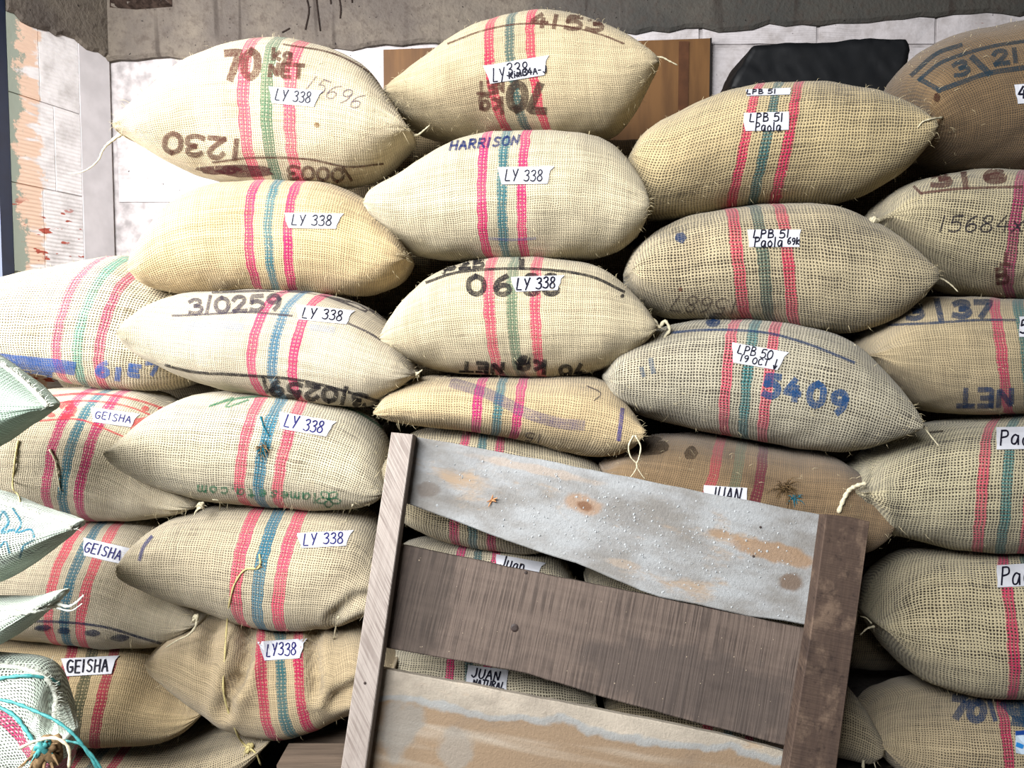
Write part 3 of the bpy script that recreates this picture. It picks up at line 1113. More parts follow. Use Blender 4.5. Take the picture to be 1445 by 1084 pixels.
        deg = min(2, len(us) - 1)
        cf = np.polyfit(vs_, us, deg)
        lo, hi = min(vs_) - 0.05, max(vs_) + 0.05
        S.cf, S.lo, S.hi = cf, lo, hi
        Uw = Uw - np.polyval(cf, np.clip(Vc, lo, hi))
    uvs = []
    for (i, j) in quads:
        cols4 = ((i, j), (i + 1, j), (i + 1, j + 1), (i, j + 1))
        vv4 = []
        for (a, b) in cols4:
            val = Vc[a, b]
            if b == NV // 2 and j >= NV // 2:
                val = -abs(val)
            if b == NV:
                val = 0.0 * val
            vv4.append((Uw[a, b], val))
        uvs += vv4
    for ring_i in (0, NU):
        order = range(NV) if ring_i == 0 else range(NV)[::-1]
        for j in order:
            uvs.append((Uw[ring_i, j], Vc[ring_i, j]))
    zmin = min(v_.z for v_ in verts)
    cmid = cents[NU // 2]
    root = thing(name, label, 'sack', (cmid.x, cmid.y, zmin), group)
    mat = burlap(base, cols, sp * PX, sw * PX, pitch, hole, stain, stain_col, seed=(seed % 97) * 0.731)
    body = link_mesh('sack_body', verts, faces, mat, root, True, uvs)
    bvh = BVHTree.FromPolygons([tuple(v_) for v_ in verts], [fc for fc in faces], all_triangles=False)
    S.root, S.body, S.bvh, S.Y, S.D = root, body, bvh, Y, D
    S.tl = P(tlf[0], tlf[1], Y - fl)
    S.tr = P(trf[0], trf[1], Y - fr)

    def cast(px, py, off=0.0015):
        d = ray(px, py).normalized()
        loc, nr, idx, dist = bvh.ray_cast(CAM, d)
        if loc is None:
            loc, nr, idx, dist = bvh.find_nearest(P(px, py, Y - D * 0.5))
        if nr.dot(d) > 0:
            nr = -nr
        return loc + nr * off
    S.cast = cast
    ALLB.append(bvh)
    # loose jute fibres standing off the cloth
    fv, ff = [], []
    for _ in range(int(fuzz * 1.6)):
        i = rnd.randrange(2, NU - 1)
        j = rnd.randrange(NV)
        if math.cos(th[j]) < -0.35:
            continue
        p = rows[i][j].lerp(rows[i + 1][(j + 1) % NV], rnd.random())
        nr = (p - cents[i]).normalized()
        tan = Vector((rnd.uniform(-1, 1), rnd.uniform(-1, 1), rnd.uniform(-1, 1)))
        tan = (tan - nr * tan.dot(nr)).normalized()
        ln = rnd.uniform(0.006, 0.026) * (1.6 if rnd.random() < 0.08 else 1)
        lift = rnd.uniform(0.15, 0.9)
        q1 = p + (tan * (1 - lift) + nr * lift) * ln * 0.5
        q2 = q1 + (tan + nr * (lift - 0.5) + Vector((0, 0, -0.2))) * ln * 0.5
        wv = nr.cross(tan) * 0.00032
        b = len(fv)
        fv += [p - wv, p + wv, q1 + wv, q1 - wv, q2]
        ff += [(b, b + 1, b + 2, b + 3), (b + 3, b + 2, b + 4)]
    if fv:
        o = link_mesh('loose_fibres', fv, ff, fuzzmat or M_FUZZ, root)
        o['kind'] = 'stuff'
    SACKS[key] = S
    return S


PINK, TEALC = (222, 84, 108), (64, 122, 132)
MAG = (206, 46, 104)


def trio(a, b, c=None):
    return (a, b, c or a)


# ---- column of sacks at the far left
make_sack('A1', 'sunlit pale sack with faint blue stencil at the far left, topmost of its column', (-170, 470), [(-120, 425), (-40, 408), (60, 385), (130, 368), (190, 362), (250, 385), (290, 420)], (318, 480),
          [(-130, 490), (-40, 505), (40, 522), (130, 545), (220, 553), (285, 535)], Y=2.17, fr=-0.10, stripe=[(150, 385), (117, 440), (112, 490), (125, 540)], cols=trio((232, 96, 118), (120, 176, 150)), sp=30, sw=14,
          base=(226, 208, 168), fuzz=700)
make_sack('A2', 'far-left sack with red stencil print and a half-erased pen name label', (-175, 640), [(-120, 575), (-30, 556), (60, 549), (150, 546), (216, 553), (254, 582), (270, 645)], (288, 712),
          [(-120, 700), (-40, 715), (60, 728), (150, 734), (220, 732), (262, 724)], Y=2.15, fr=0.12, stripe=[(138, 563), (108, 599), (93, 646), (94, 696), (108, 726)], cols=trio((198, 46, 106), (44, 112, 128)), sp=25, sw=14,
          base=(216, 200, 164), fuzz=600, pitch=0.0054, hole=0.55)
make_sack('A3', 'pale sack whose white name label sits left of a knotted corner, third in far-left column', (-165, 830), [(-120, 765), (-30, 742), (60, 734), (150, 733), (215, 742), (255, 790), (285, 850)], (290, 880),
          [(-110, 875), (-20, 886), (60, 898), (150, 908), (210, 912), (255, 908)], Y=2.14, fr=0.13, stripe=[(145, 740), (114, 775), (97, 830), (95, 865), (107, 896)], cols=trio((232, 92, 108), (44, 112, 132)), sp=24, sw=14,
          base=(212, 196, 162), fuzz=500, pitch=0.0050, hole=0.4, creases=[([(240, 770), (262, 820), (275, 850)], 10, 0.008)])
make_sack('A4', 'tan sack with olive centre stripe and bold marker label, fourth in far-left column', (-150, 985), [(-100, 925), (-20, 908), (60, 904), (150, 906), (215, 912), (255, 948), (285, 985)], (299, 1008),
          [(-100, 1030), (-20, 1042), (70, 1050), (150, 1054), (220, 1050), (275, 1036)], Y=2.12, fr=0.14, stripe=[(133, 913), (118, 958), (112, 1003), (112, 1045)], cols=trio((168, 36, 66), (82, 82, 56)), sp=30, sw=15,
          base=(202, 174, 122), fuzz=350, pitch=0.0056, hole=0.35)
make_sack('A5', 'lowest sack of the far-left column, mostly cut off by the picture edge', (-120, 1090), [(-60, 1060), (40, 1052), (150, 1052), (250, 1050), (330, 1040)], (392, 1048),
          [(-60, 1112), (60, 1118), (180, 1118), (300, 1108), (360, 1085)], Y=2.12, D=0.24, fr=0.16, stripe=[(145, 1060), (138, 1090)], cols=trio((176, 44, 72), (70, 90, 84)), sp=32, sw=15, base=(200, 180, 140), fuzz=200)

# ---- column of LY 338 sacks left of the middle
make_sack('B1', 'top sack of the left-centre column, stencilled 70 kg NET, with a trailing string', (180, 187), [(215, 158), (252, 124), (290, 90), (330, 68), (400, 57), (470, 68), (520, 94), (548, 130)], (584, 189),
          [(222, 214), (262, 237), (310, 253), (400, 263), (480, 260), (530, 244), (562, 215)], Y=2.08, stripe=[(390, 70), (377, 120), (375, 170), (385, 225), (395, 258)], cols=trio((228, 92, 112), (104, 130, 100)), sp=31, sw=16,
          base=(226, 206, 164), fuzz=600, pitch=0.0056, hole=0.42)
make_sack('B2', 'golden sack with magenta stripes, second from top in the left-centre column', (205, 380), [(222, 350), (244, 318), (270, 285), (310, 264), (400, 258), (480, 264), (530, 290), (562, 325)], (581, 368),
          [(216, 402), (245, 413), (310, 419), (400, 415), (480, 417), (530, 414), (566, 394)], Y=2.10, stripe=[(394, 264), (380, 305), (378, 345), (392, 412)], cols=trio((216, 44, 104), (70, 124, 132)), sp=27, sw=13,
          base=(224, 192, 134), fuzz=500, pitch=0.0062, hole=0.5)
make_sack('B3', 'grey-tan sack with black stencilled digits 0259 along top and bottom edge', (188, 468), [(212, 445), (242, 425), (290, 413), (390, 411), (470, 417), (530, 440), (568, 480)], (590, 528),
          [(206, 494), (240, 518), (300, 545), (380, 560), (450, 569), (520, 573), (560, 556)], Y=2.07, fl=0.15, stripe=[(417, 420), (400, 447), (387, 480), (384, 525), (392, 552)], cols=trio((216, 68, 108), (82, 126, 148)), sp=28, sw=13,
          base=(214, 198, 164), fuzz=450, pitch=0.0050, hole=0.4)
make_sack('B4', 'white-lit sack with green flower print and a frayed tuft on its teal stripe', (170, 633), [(205, 605), (240, 575), (275, 557), (370, 552), (460, 562), (520, 590), (545, 630)], (552, 690),
          [(200, 660), (240, 684), (300, 702), (380, 712), (450, 719), (505, 716), (535, 705)], Y=2.06, fl=0.16, stripe=[(398, 562), (380, 600), (368, 645), (367, 690), (376, 714)], cols=trio((238, 96, 116), (50, 124, 148)), sp=27, sw=15,
          base=(222, 208, 172), fuzz=520, pitch=0.0064, hole=0.7, lumps=[(510, 670, 30, 30, 0.01)])
make_sack('B5', 'sack with long yellow string hanging from it, second lowest in the left-centre column', (188, 796), [(205, 765), (235, 740), (290, 718), (380, 709), (470, 714), (525, 735), (548, 780)], (552, 840),
          [(215, 818), (250, 838), (310, 860), (370, 880), (430, 888), (485, 878), (530, 862)], Y=2.06, fl=0.16, stripe=[(398, 715), (376, 760), (365, 810), (365, 850), (372, 880)], cols=trio((240, 94, 118), (60, 124, 146)), sp=30, sw=16,
          base=(216, 198, 160), fuzz=420, pitch=0.0062, hole=0.7, creases=[([(470, 870), (500, 845), (530, 840)], 7, 0.018)])
make_sack('B6', 'crumpled folded sack at the bottom of the left-centre column, on the floor pallet', (226, 925), [(250, 903), (285, 882), (330, 878), (400, 885), (470, 884), (525, 890)], (560, 950),
          [(250, 945), (285, 972), (320, 1003), (360, 1025), (405, 1034), (450, 1030), (500, 1005), (535, 985)], Y=2.05, fl=0.14, stripe=[(396, 892), (393, 930), (400, 980), (416, 1026)], cols=trio((196, 40, 84), (58, 108, 112)), sp=26, sw=14,
          base=(206, 180, 134), fuzz=300, pitch=0.0056, hole=0.4, creases=[([(352, 882), (347, 925), (333, 965)], 9, 0.048), ([(318, 1000), (330, 960)], 9, 0.025), ([(444, 893), (442, 930), (446, 975)], 8, 0.040), ([(300, 885), (295, 925)], 9, 0.02), ([(470, 985), (520, 960)], 8, 0.03)], lumps=[(500, 930, 28, 40, 0.014), (500, 985, 30, 18, 0.012)])

# ---- middle column
make_sack('C1', 'topmost sack of the whole stack, with brown inverted 70 stencil and second pencilled label', (546, 134), [(575, 110), (612, 82), (660, 46), (710, 25), (765, 17), (820, 26), (865, 50), (900, 76)], (924, 94),
          [(560, 158), (595, 182), (650, 194), (730, 195), (820, 194), (875, 178), (908, 130)], Y=2.14, stripe=[(724, 30), (718, 75), (726, 130), (738, 160), (746, 188)], cols=trio((220, 62, 90), (76, 104, 98)), sp=29, sw=13,
          base=(214, 192, 146), pitch=0.0052, hole=0.35, fuzz=500)
make_sack('C2', 'plump sack with hot pink stripes, second from top in the middle column', (519, 292), [(535, 268), (570, 247), (618, 215), (665, 195), (740, 187), (815, 189), (862, 206), (888, 240)], (911, 296),
          [(535, 318), (570, 348), (615, 364), (700, 369), (790, 367), (860, 360), (898, 332)], Y=2.08, stripe=[(717, 198), (710, 240), (707, 300), (716, 362)], cols=trio((228, 46, 112), (60, 122, 130)), sp=27, sw=13,
          base=(220, 204, 164), pitch=0.0058, hole=0.5, fuzz=450)
make_sack('C3', 'sack with black stencil 06 and inverted 70 KG NET, third in the middle column', (540, 478), [(560, 442), (590, 408), (630, 380), (690, 367), (770, 364), (840, 376), (885, 410), (908, 440)], (922, 462),
          [(556, 494), (590, 512), (650, 526), (735, 533), (810, 531), (865, 515), (903, 488)], Y=2.08, stripe=[(725, 375), (722, 430), (726, 480), (734, 526)], cols=trio((226, 88, 108), (114, 134, 106)), sp=31, sw=14,
          base=(218, 200, 158), pitch=0.0056, hole=0.5, fuzz=450)
make_sack('C4', 'flattened sack with smeared purple ink, squeezed under the 06 sack', (532, 580), [(552, 552), (590, 534), (650, 529), (740, 531), (810, 528), (855, 540), (880, 565)], (906, 606),
          [(555, 592), (600, 600), (660, 606), (740, 621), (800, 637), (845, 643), (885, 632)], Y=2.08, stripe=[(711, 535), (703, 570), (698, 612)], cols=trio((206, 44, 112), (56, 116, 124)), sp=28, sw=13,
          base=(212, 184, 132), pitch=0.0066, hole=0.6, fuzz=350, fr=0.14)
make_sack('C5', 'sack seen above and below the pallet\'s top board at its left end', (543, 655), [(570, 620), (610, 604), (660, 603), (730, 614), (800, 634), (845, 660)], (875, 710),
          [(560, 720), (600, 752), (670, 770), (750, 776), (830, 755)], Y=2.10, stripe=[(683, 612), (668, 730), (670, 765)], cols=trio((196, 44, 96), (56, 112, 118)), sp=26, sw=13, base=(206, 188, 146), fuzz=250)
make_sack('C6', 'sack behind the pallet labelled just above its dark middle board', (540, 820), [(565, 780), (610, 766), (680, 766), (740, 772), (788, 788)], (818, 840),
          [(560, 880), (610, 905), (690, 912), (755, 908), (798, 885)], Y=2.10, stripe=[(678, 770), (672, 800), (668, 860)], cols=trio((206, 50, 110), (70, 104, 104)), sp=27, sw=13, base=(204, 190, 156), fuzz=200)
make_sack('C7', 'bottom middle sack glimpsed under the pallet\'s dark board, with two-line label', (525, 965), [(550, 922), (600, 910), (690, 908), (760, 910), (805, 935)], (838, 985),
          [(560, 1010), (620, 1030), (700, 1034), (780, 1032), (825, 1015)], Y=2.09, stripe=[(664, 915), (661, 950), (660, 990)], cols=trio((210, 50, 110), (70, 104, 104)), sp=27, sw=12, base=(206, 194, 162), fuzz=150)

# ---- column right of the middle
make_sack('D1', 'top sack of the right-centre column, under the black plastic bundle', (884, 226), [(902, 192), (950, 158), (1000, 136), (1070, 121), (1140, 119), (1205, 130), (1255, 155)], (1297, 185),
          [(888, 270), (905, 305), (950, 308), (1030, 298), (1110, 291), (1180, 285), (1240, 262), (1280, 222)], Y=2.10, stripe=[(1098, 130), (1086, 180), (1072, 240), (1063, 285)], cols=trio((212, 56, 92), (66, 110, 108)), sp=30, sw=14,
          base=(206, 182, 128), pitch=0.0078, hole=0.75, fuzz=420)
make_sack('D2', 'open-weave sack with small blue blot, second in the right-centre column', (884, 385), [(900, 345), (945, 315), (1010, 296), (1090, 288), (1165, 294), (1230, 325), (1275, 365)], (1302, 390),
          [(893, 418), (930, 446), (1000, 454), (1080, 460), (1150, 470), (1205, 468), (1255, 446), (1288, 412)], Y=2.09, stripe=[(1068, 300), (1073, 345), (1082, 400), (1090, 455)], cols=trio((206, 66, 90), (86, 106, 92)), sp=34, sw=16,
          base=(198, 180, 138), pitch=0.0082, hole=0.85, fuzz=350)
make_sack('D3', 'grey-green sack stencilled 5409 in blue, above the pallet', (853, 533), [(868, 500), (900, 475), (960, 454), (1040, 449), (1120, 458), (1190, 484), (1240, 535)], (1283, 601),
          [(862, 560), (895, 582), (960, 603), (1040, 618), (1120, 632), (1175, 635), (1235, 620)], Y=2.07, fr=0.13, stripe=[(1066, 456), (1057, 510), (1052, 560), (1049, 612)], cols=trio((218, 88, 108), (50, 122, 124)), sp=28, sw=14,
          base=(196, 186, 156), pitch=0.0080, hole=0.85, fuzz=350)
make_sack('D4', 'dirty dark brown sack peeking over the pallet\'s top board', (848, 662), [(880, 632), (930, 614), (1020, 617), (1100, 633), (1170, 645), (1215, 680)], (1240, 730),
          [(870, 715), (930, 765), (1030, 786), (1130, 790), (1205, 772)], Y=2.10, stripe=[(1048, 625), (1042, 660), (1036, 690)], cols=((168, 78, 78), (112, 112, 86), (104, 38, 48)), sp=33, sw=15,
          base=(146, 116, 78), pitch=0.0056, hole=0.4, stain=0.8, stain_col=(72, 54, 38), fuzz=250)
make_sack('D5', 'sack hidden behind the pallet, its rounded corner showing in the upper gap', (826, 826), [(845, 798), (910, 788), (1030, 789), (1120, 791), (1160, 806)], (1190, 850),
          [(845, 890), (920, 924), (1020, 936), (1110, 934), (1165, 900)], Y=2.11, fl=0.16, stripe=[(1040, 795), (1036, 860), (1034, 920)], cols=trio((190, 60, 84), (70, 104, 104)), sp=30, sw=14, base=(190, 176, 140), fuzz=150)
make_sack('D6', 'lowest right-centre sack behind the pallet, its knotted end beside the dark rail', (850, 1000), [(878, 955), (930, 940), (1030, 938), (1130, 940), (1190, 975)], (1226, 1045),
          [(880, 1030), (945, 1042), (1040, 1045), (1140, 1060), (1200, 1070)], Y=2.12, stripe=[(1030, 945), (1026, 990), (1024, 1030)], cols=trio((190, 60, 84), (70, 104, 104)), sp=30, sw=14, base=(186, 168, 130), fuzz=150)

# ---- right column, running out of the picture
make_sack('E1', 'dark brown sack with blue stencilled frame in the top right corner', (1288, 178), [(1262, 140), (1266, 100), (1305, 60), (1370, 38), (1450, 26), (1540, 34), (1610, 80)], (1660, 150),
          [(1292, 205), (1325, 232), (1400, 242), (1480, 244), (1570, 236), (1630, 200)], Y=2.13, cols=None, base=(134, 104, 66), pitch=0.0060, hole=0.55, stain=0.6, stain_col=(80, 62, 42), fuzz=350)
make_sack('E2', 'right-edge sack with handwritten number 15684 and brown stencil 3 6', (1236, 308), [(1252, 276), (1290, 254), (1350, 243), (1440, 240), (1530, 245), (1600, 275)], (1650, 330),
          [(1256, 345), (1290, 382), (1340, 408), (1420, 424), (1510, 430), (1600, 400)], Y=2.12, stripe=[(1482, 245), (1472, 320), (1462, 415)], cols=trio((164, 44, 92), (80, 110, 100)), sp=38, sw=16,
          base=(198, 182, 138), pitch=0.0074, hole=0.85, fuzz=300)
make_sack('E3', 'right-edge sack with blue inverted NET stencil, third in its column', (1213, 500), [(1232, 465), (1265, 432), (1330, 419), (1420, 423), (1510, 428), (1590, 450)], (1640, 510),
          [(1236, 538), (1275, 572), (1340, 586), (1430, 586), (1520, 586), (1600, 560)], Y=2.11, stripe=[(1436, 428), (1448, 500), (1454, 580)], cols=trio((196, 70, 96), (54, 112, 108)), sp=34, sw=15,
          base=(190, 168, 124), pitch=0.0062, hole=0.5, fuzz=300)
make_sack('E4', 'right-edge sack with gathered flap and thick string at its corner', (1196, 692), [(1225, 655), (1258, 622), (1310, 600), (1390, 589), (1480, 588), (1580, 610)], (1640, 680),
          [(1222, 742), (1270, 762), (1350, 775), (1430, 781), (1520, 778), (1600, 745)], Y=2.08, fl=0.13, stripe=[(1430, 595), (1427, 650), (1416, 715), (1410, 770)], cols=trio((204, 84, 100), (54, 120, 118)), sp=33, sw=15,
          base=(194, 182, 142), pitch=0.0084, hole=0.9, fuzz=350, creases=[([(1235, 660), (1232, 700), (1240, 745)], 8, 0.014)])
make_sack('E5', 'large open-weave sack at the right edge with one crimson stripe in view', (1230, 882), [(1240, 852), (1256, 815), (1288, 789), (1350, 780), (1440, 780), (1540, 790)], (1640, 870),
          [(1252, 925), (1290, 962), (1340, 980), (1410, 986), (1500, 982), (1590, 940)], Y=2.08, stripe=[(1446, 785), (1460, 847), (1463, 899), (1458, 975)], cols=trio((206, 40, 92), (54, 112, 108)), sp=34, sw=15,
          base=(206, 190, 146), pitch=0.0086, hole=0.95, fuzz=350)
make_sack('E6', 'lowest right-edge sack with blue smudged stencil and knotted left end', (1222, 1048), [(1245, 1012), (1290, 990), (1360, 984), (1440, 984), (1540, 990)], (1640, 1050),
          [(1240, 1085), (1290, 1112), (1370, 1125), (1450, 1128), (1550, 1120)], Y=2.10, stripe=[(1444, 990), (1454, 1035), (1458, 1080)], cols=trio((190, 46, 90), (54, 100, 120)), sp=34, sw=15,
          base=(194, 172, 130), pitch=0.0072, hole=0.8, fuzz=250)

# ---- second row of sacks in the shade behind the front row
k_ = 0
for (cx_, names, y0_) in ((556, ('between the two upper left columns', 'below that'), 146), (896, ('',), 196), (1262, ('',), 200), (250, ('',), 425)):
    yy_ = y0_
    lev = 0
    while yy_ < 830:
        hh = 150
        where = {250: 'far-left and left-centre columns', 556: 'left-centre and middle columns', 896: 'middle and right-centre columns', 1262: 'right-centre and right-edge columns'}[cx_]
        nth = ('topmost', 'second', 'third', 'fourth', 'fifth', 'sixth')[lev]
        make_sack('R%d_%d' % (cx_, lev), 'back-row sack in shadow between %s, %s from above' % (where, nth), (cx_ - 165, yy_ + 80),
                  [(cx_ - 130, yy_ + 25), (cx_ - 60, yy_ + 3), (cx_, yy_), (cx_ + 60, yy_ + 3), (cx_ + 130, yy_ + 25)], (cx_ + 165, yy_ + 80),
                  [(cx_ - 130, yy_ + hh - 15), (cx_ - 60, yy_ + hh), (cx_, yy_ + hh), (cx_ + 60, yy_ + hh), (cx_ + 130, yy_ + hh - 15)],
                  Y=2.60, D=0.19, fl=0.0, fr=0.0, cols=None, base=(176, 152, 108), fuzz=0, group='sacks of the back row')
        yy_ += hh
        lev += 1

# ---- mint-coloured sacks in the left foreground
MINT = (206, 224, 204)
make_sack('F1', 'mint green sack corner with frayed white seam at the left edge, upper of the four', (-330, 570), [(-270, 510), (-180, 480), (-90, 478), (-30, 492), (10, 516), (45, 547)], (74, 574),
          [(-260, 640), (-150, 672), (-60, 664), (-10, 632), (35, 603)], Y=1.60, D=0.11, dend=0.015, cols=None, base=(160, 188, 166), hole=0.5, fuzz=0, group='mint sacks in the left foreground', name='mint_sack', stain=0.1)
make_sack('F2', 'mint sack with blue handwritten mark, second of the left foreground stack', (-330, 760), [(-270, 695), (-170, 674), (-80, 682), (0, 702), (45, 720), (85, 735)], (112, 745),
          [(-260, 820), (-150, 845), (-60, 845), (0, 830), (40, 806), (80, 774)], Y=1.54, D=0.11, dend=0.015, cols=None, base=MINT, hole=0.9, pitch=0.0062, fuzz=0, group='mint sacks in the left foreground', name='mint_sack', stain=0.1)
make_sack('F3', 'narrow mint sack corner with wispy fringe, third of the left foreground stack', (-330, 890), [(-250, 865), (-120, 862), (-20, 860), (30, 858), (60, 850)], (88, 846),
          [(-250, 935), (-130, 944), (-40, 934), (20, 910), (55, 880)], Y=1.52, D=0.11, dend=0.015, cols=None, base=MINT, hole=0.8, pitch=0.0062, fuzz=0, group='mint sacks in the left foreground', name='mint_sack', stain=0.1)
make_sack('F4', 'mint sack with crimson stripe and teal twine in the bottom left corner', (-330, 1060), [(-250, 960), (-120, 938), (-30, 934), (30, 938), (62, 950), (72, 975), (72, 1010)], (98, 1060),
          [(-250, 1180), (-120, 1215), (-20, 1215), (55, 1175), (92, 1110)], Y=1.50, D=0.10, dend=0.02, stripe=[(-20, 990), (0, 1010), (45, 1068)], cols=((0, 0, 0), (190, 50, 96), (0, 0, 0)), sp=900, sw=17, base=MINT, hole=0.9, pitch=0.0066,
          fuzz=300, fuzzmat=M_FUZZW, group='mint sacks in the left foreground', name='mint_sack', stain=0.1, creases=[([(80, 965), (72, 1000), (66, 1040)], 6, 0.022), ([(50, 1040), (95, 1046)], 7, 0.012)])
make_sack('F5', 'mint sack lying on the floor below the left foreground stack', (-330, 1310), [(-250, 1240), (-120, 1222), (0, 1222), (90, 1250)], (140, 1310),
          [(-250, 1370), (-120, 1388), (0, 1388), (90, 1370)], Y=1.50, D=0.2, cols=None, base=MINT, fuzz=0, group='mint sacks in the left foreground', name='mint_sack')


# ------------------------------------------------------------------ print, labels and strings on the sacks
def stencil(key, items, col, cover=0.85, off=0.0012):
    """items: (text, cx, cy, w, h, angle, weight[, slant]) or ('line', pts, weight)"""
    S = SACKS[key]
    for it in items:
        parts = []
        if it[0] == 'line':
            parts.append(ribbon(catmull(it[1], 8) if len(it[1]) > 2 else it[1], it[2], lambda a, b: S.cast(a, b, off)))
        elif it[0] == 'blob':
            _, cx, cy, rx, ry = it[:5]
            rr = random.Random(int(cx * 7 + cy))
            n = 14
            ring = [(cx + math.cos(2 * math.pi * i / n) * rx * rr.uniform(0.8, 1.1), cy + math.sin(2 * math.pi * i / n) * ry * rr.uniform(0.8, 1.1)) for i in range(n)]
            vv = [S.cast(cx, cy, off)]
            for fr_ in (0.35, 0.7, 1.0):
                vv += [S.cast(cx + (a - cx) * fr_, cy + (b - cy) * fr_, off) for a, b in ring]
            ff = [(0, 1 + i, 1 + (i + 1) % n) for i in range(n)]
            for q in range(2):
                ff += [(1 + q * n + i, 1 + (q + 1) * n + i, 1 + (q + 1) * n + (i + 1) % n, 1 + q * n + (i + 1) % n) for i in range(n)]
            parts.append((vv, ff))
        else:
            txt, cx, cy, w, h, ang, wt = it[:7]
            sl = it[7] if len(it) > 7 else 0.0
            for st in text_strokes(txt, cx, cy, w, h, ang, sl):
                parts.append(ribbon(st, wt * (1.22 if wt >= 4 else 1.0), lambda a, b: S.cast(a, b, off)))
        v_, f_ = join(parts)
        link_mesh('stencil_print', v_, f_, ink(col, cover), S.root)


def paper(key, cx, cy, w, h, ang, lines, pen=None, weight=1.9, skew=6, notch=4):
    """torn paper label with marker handwriting; lines: (text, dx, dy, w, h)"""
    S = SACKS[key]
    ca, sa = math.cos(math.radians(ang)), math.sin(math.radians(ang))
    rr = random.Random(int(cx + cy))

    def tr(x, y):
        return cx + x * ca - y * sa, cy + x * sa + y * ca
    nx, ny = 14, 4
    front, back = [], []
    for j in range(ny + 1):
        for i in range(nx + 1):
            fx, fy = i / nx - 0.5, j / ny - 0.5
            ext = 0.0
            if i == 0:
                ext = -skew * (-fy) + rr.uniform(-1, 1)
            if i == nx:
                ext = skew * (-fy) * 1.2 + (notch if j == 0 else 0) + rr.uniform(-1, 1)
            X, Yp = tr(fx * w + ext, fy * h)
            front.append(S.cast(X, Yp, 0.0030))
            back.append(S.cast(X, Yp, 0.0022))
    verts = front + back
    n1 = len(front)
    faces = []
    for j in range(ny):
        for i in range(nx):
            a = j * (nx + 1) + i
            faces.append((a, a + 1, a + nx + 2, a + nx + 1))
            faces.append((n1 + a, n1 + a + nx + 1, n1 + a + nx + 2, n1 + a + 1))
    lab = link_mesh('paper_label', verts, faces, M_PAPER, S.root)
    lab['label'] = 'white paper label with handwriting'
    parts = []
    for (txt, dx, dy, tw, th_) in lines:
        X, Yp = tr(dx, dy)
        for st in text_strokes(txt, X, Yp, tw, th_, ang, 0.12, jitter=0.06):
            parts.append(ribbon(st, weight, lambda a, b: S.cast(a, b, 0.0040), step=2.0))
    if parts:
        v_, f_ = join(parts)
        link_mesh('handwriting', v_, f_, pen or M_PEN, lab)
    return lab


def string(key, pts, r=1.6, Y=None, mat=None, lay=False, name='string', taper=True):
    """twine given by points of the photograph at depth Y, or laid on the nearest sack surface"""
    S = SACKS[key]
    q = []
    for (x, y) in pts:
        if lay:
            d = ray(x, y).normalized()
            best = None
            for b in ALLB:
                loc, nr, idx, dist = b.ray_cast(CAM, d)
                if loc is not None and (best is None or dist < best[1]):
                    best = (loc, dist)
            p = best[0] - d * (r * PX * 1.3) if best else P(x, y, S.Y - 0.15)
            if Y is not None and best is not None and best[0].y > Y:
                p = P(x, y, Y)
        else:
            p = P(x, y, Y)
        q.append(tuple(p))
    cv = catmull(q, 5)
    n = len(cv)
    rad = []
    for i in range(n):
        t = i / (n - 1)
        w_ = 1.0 + 0.25 * math.sin(i * 2.1)
        rad.append(r * PX * w_ * (1.0 if not taper else 1.0 - 0.55 * t))
    v_, f_ = tube_data(cv, rad, 6)
    return link_mesh(name, v_, f_, mat or M_TWINE, S.root, True)


def knot(key, px, py, r, Y, mat=None, n=5):
    """small tied tuft at a sack corner"""
    S = SACKS[key]
    rr = random.Random(int(px * 3 + py))
    c = P(px, py, Y)
    parts = []
    pts = []
    for i in range(14):
        a = i * 0.95
        pts.append(c + Vector((math.cos(a) * r * PX * 0.55, math.sin(a) * r * PX * 0.6, math.sin(a * 1.7) * r * PX * 0.6)))
    parts.append(tube_data(catmull([tuple(p) for p in pts], 4), r * PX * 0.34, 6))
    for k_ in range(n):
        d = Vector((rr.uniform(-1, 1), rr.uniform(-1, 0.3), rr.uniform(-1, 0.8))).normalized()
        parts.append(tube_data([c, c + d * r * PX * 0.9, c + (d + Vector((0, 0, -0.3))) * r * PX * rr.uniform(1.3, 2.0)], [r * PX * 0.16, r * PX * 0.1, r * PX * 0.03], 4))
    v_, f_ = join(parts)
    return link_mesh('tied_knot', v_, f_, mat or M_TWINE, S.root, True)


BRN, BLK, BLU = (98, 64, 56), (44, 42, 46), (48, 80, 128)
# B column print
stencil('B1', [('70', 341, 92, 52, 36, -4, 9, 0.12), ('kg', 398, 77, 32, 15, 2, 4.5), ('NET', 404, 100, 52, 17, 3, 5), ('1230', 284, 206, 112, 27, 186, 6),
               ('line', [(300, 229), (345, 223), (390, 222), (440, 225), (490, 235), (540, 231)], 3), ('0003', 445, 245, 84, 18, 183, 4), ('line', [(484, 236), (496, 254)], 4),
               ('line', [(400, 63), (470, 76), (520, 102), (552, 132)], 2.5)], BRN, 0.85)
stencil('B1', [('blob', 345, 241, 42, 10), ('blob', 310, 239, 34, 7)], (92, 44, 52), 0.9)
stencil('B1', [('15696', 474, 131, 84, 22, 21, 1.8, 0.3)], (104, 92, 104), 0.85)
stencil('B1', [('blob', 447, 176, 4, 4)], (130, 90, 50), 0.8)
stencil('B3', [('3', 276, 433, 24, 19, -4, 4.5), ('|', 295, 431, 10, 20, 12, 4), ('0259', 350, 429, 98, 20, -3, 5), ('line', [(243, 446), (290, 444), (350, 441), (412, 446)], 3),
               ('line', [(492, 457), (520, 470), (540, 482)], 3), ('line', [(300, 413), (400, 411), (470, 418), (510, 430), (540, 451)], 3.5)], (76, 70, 80), 0.85)
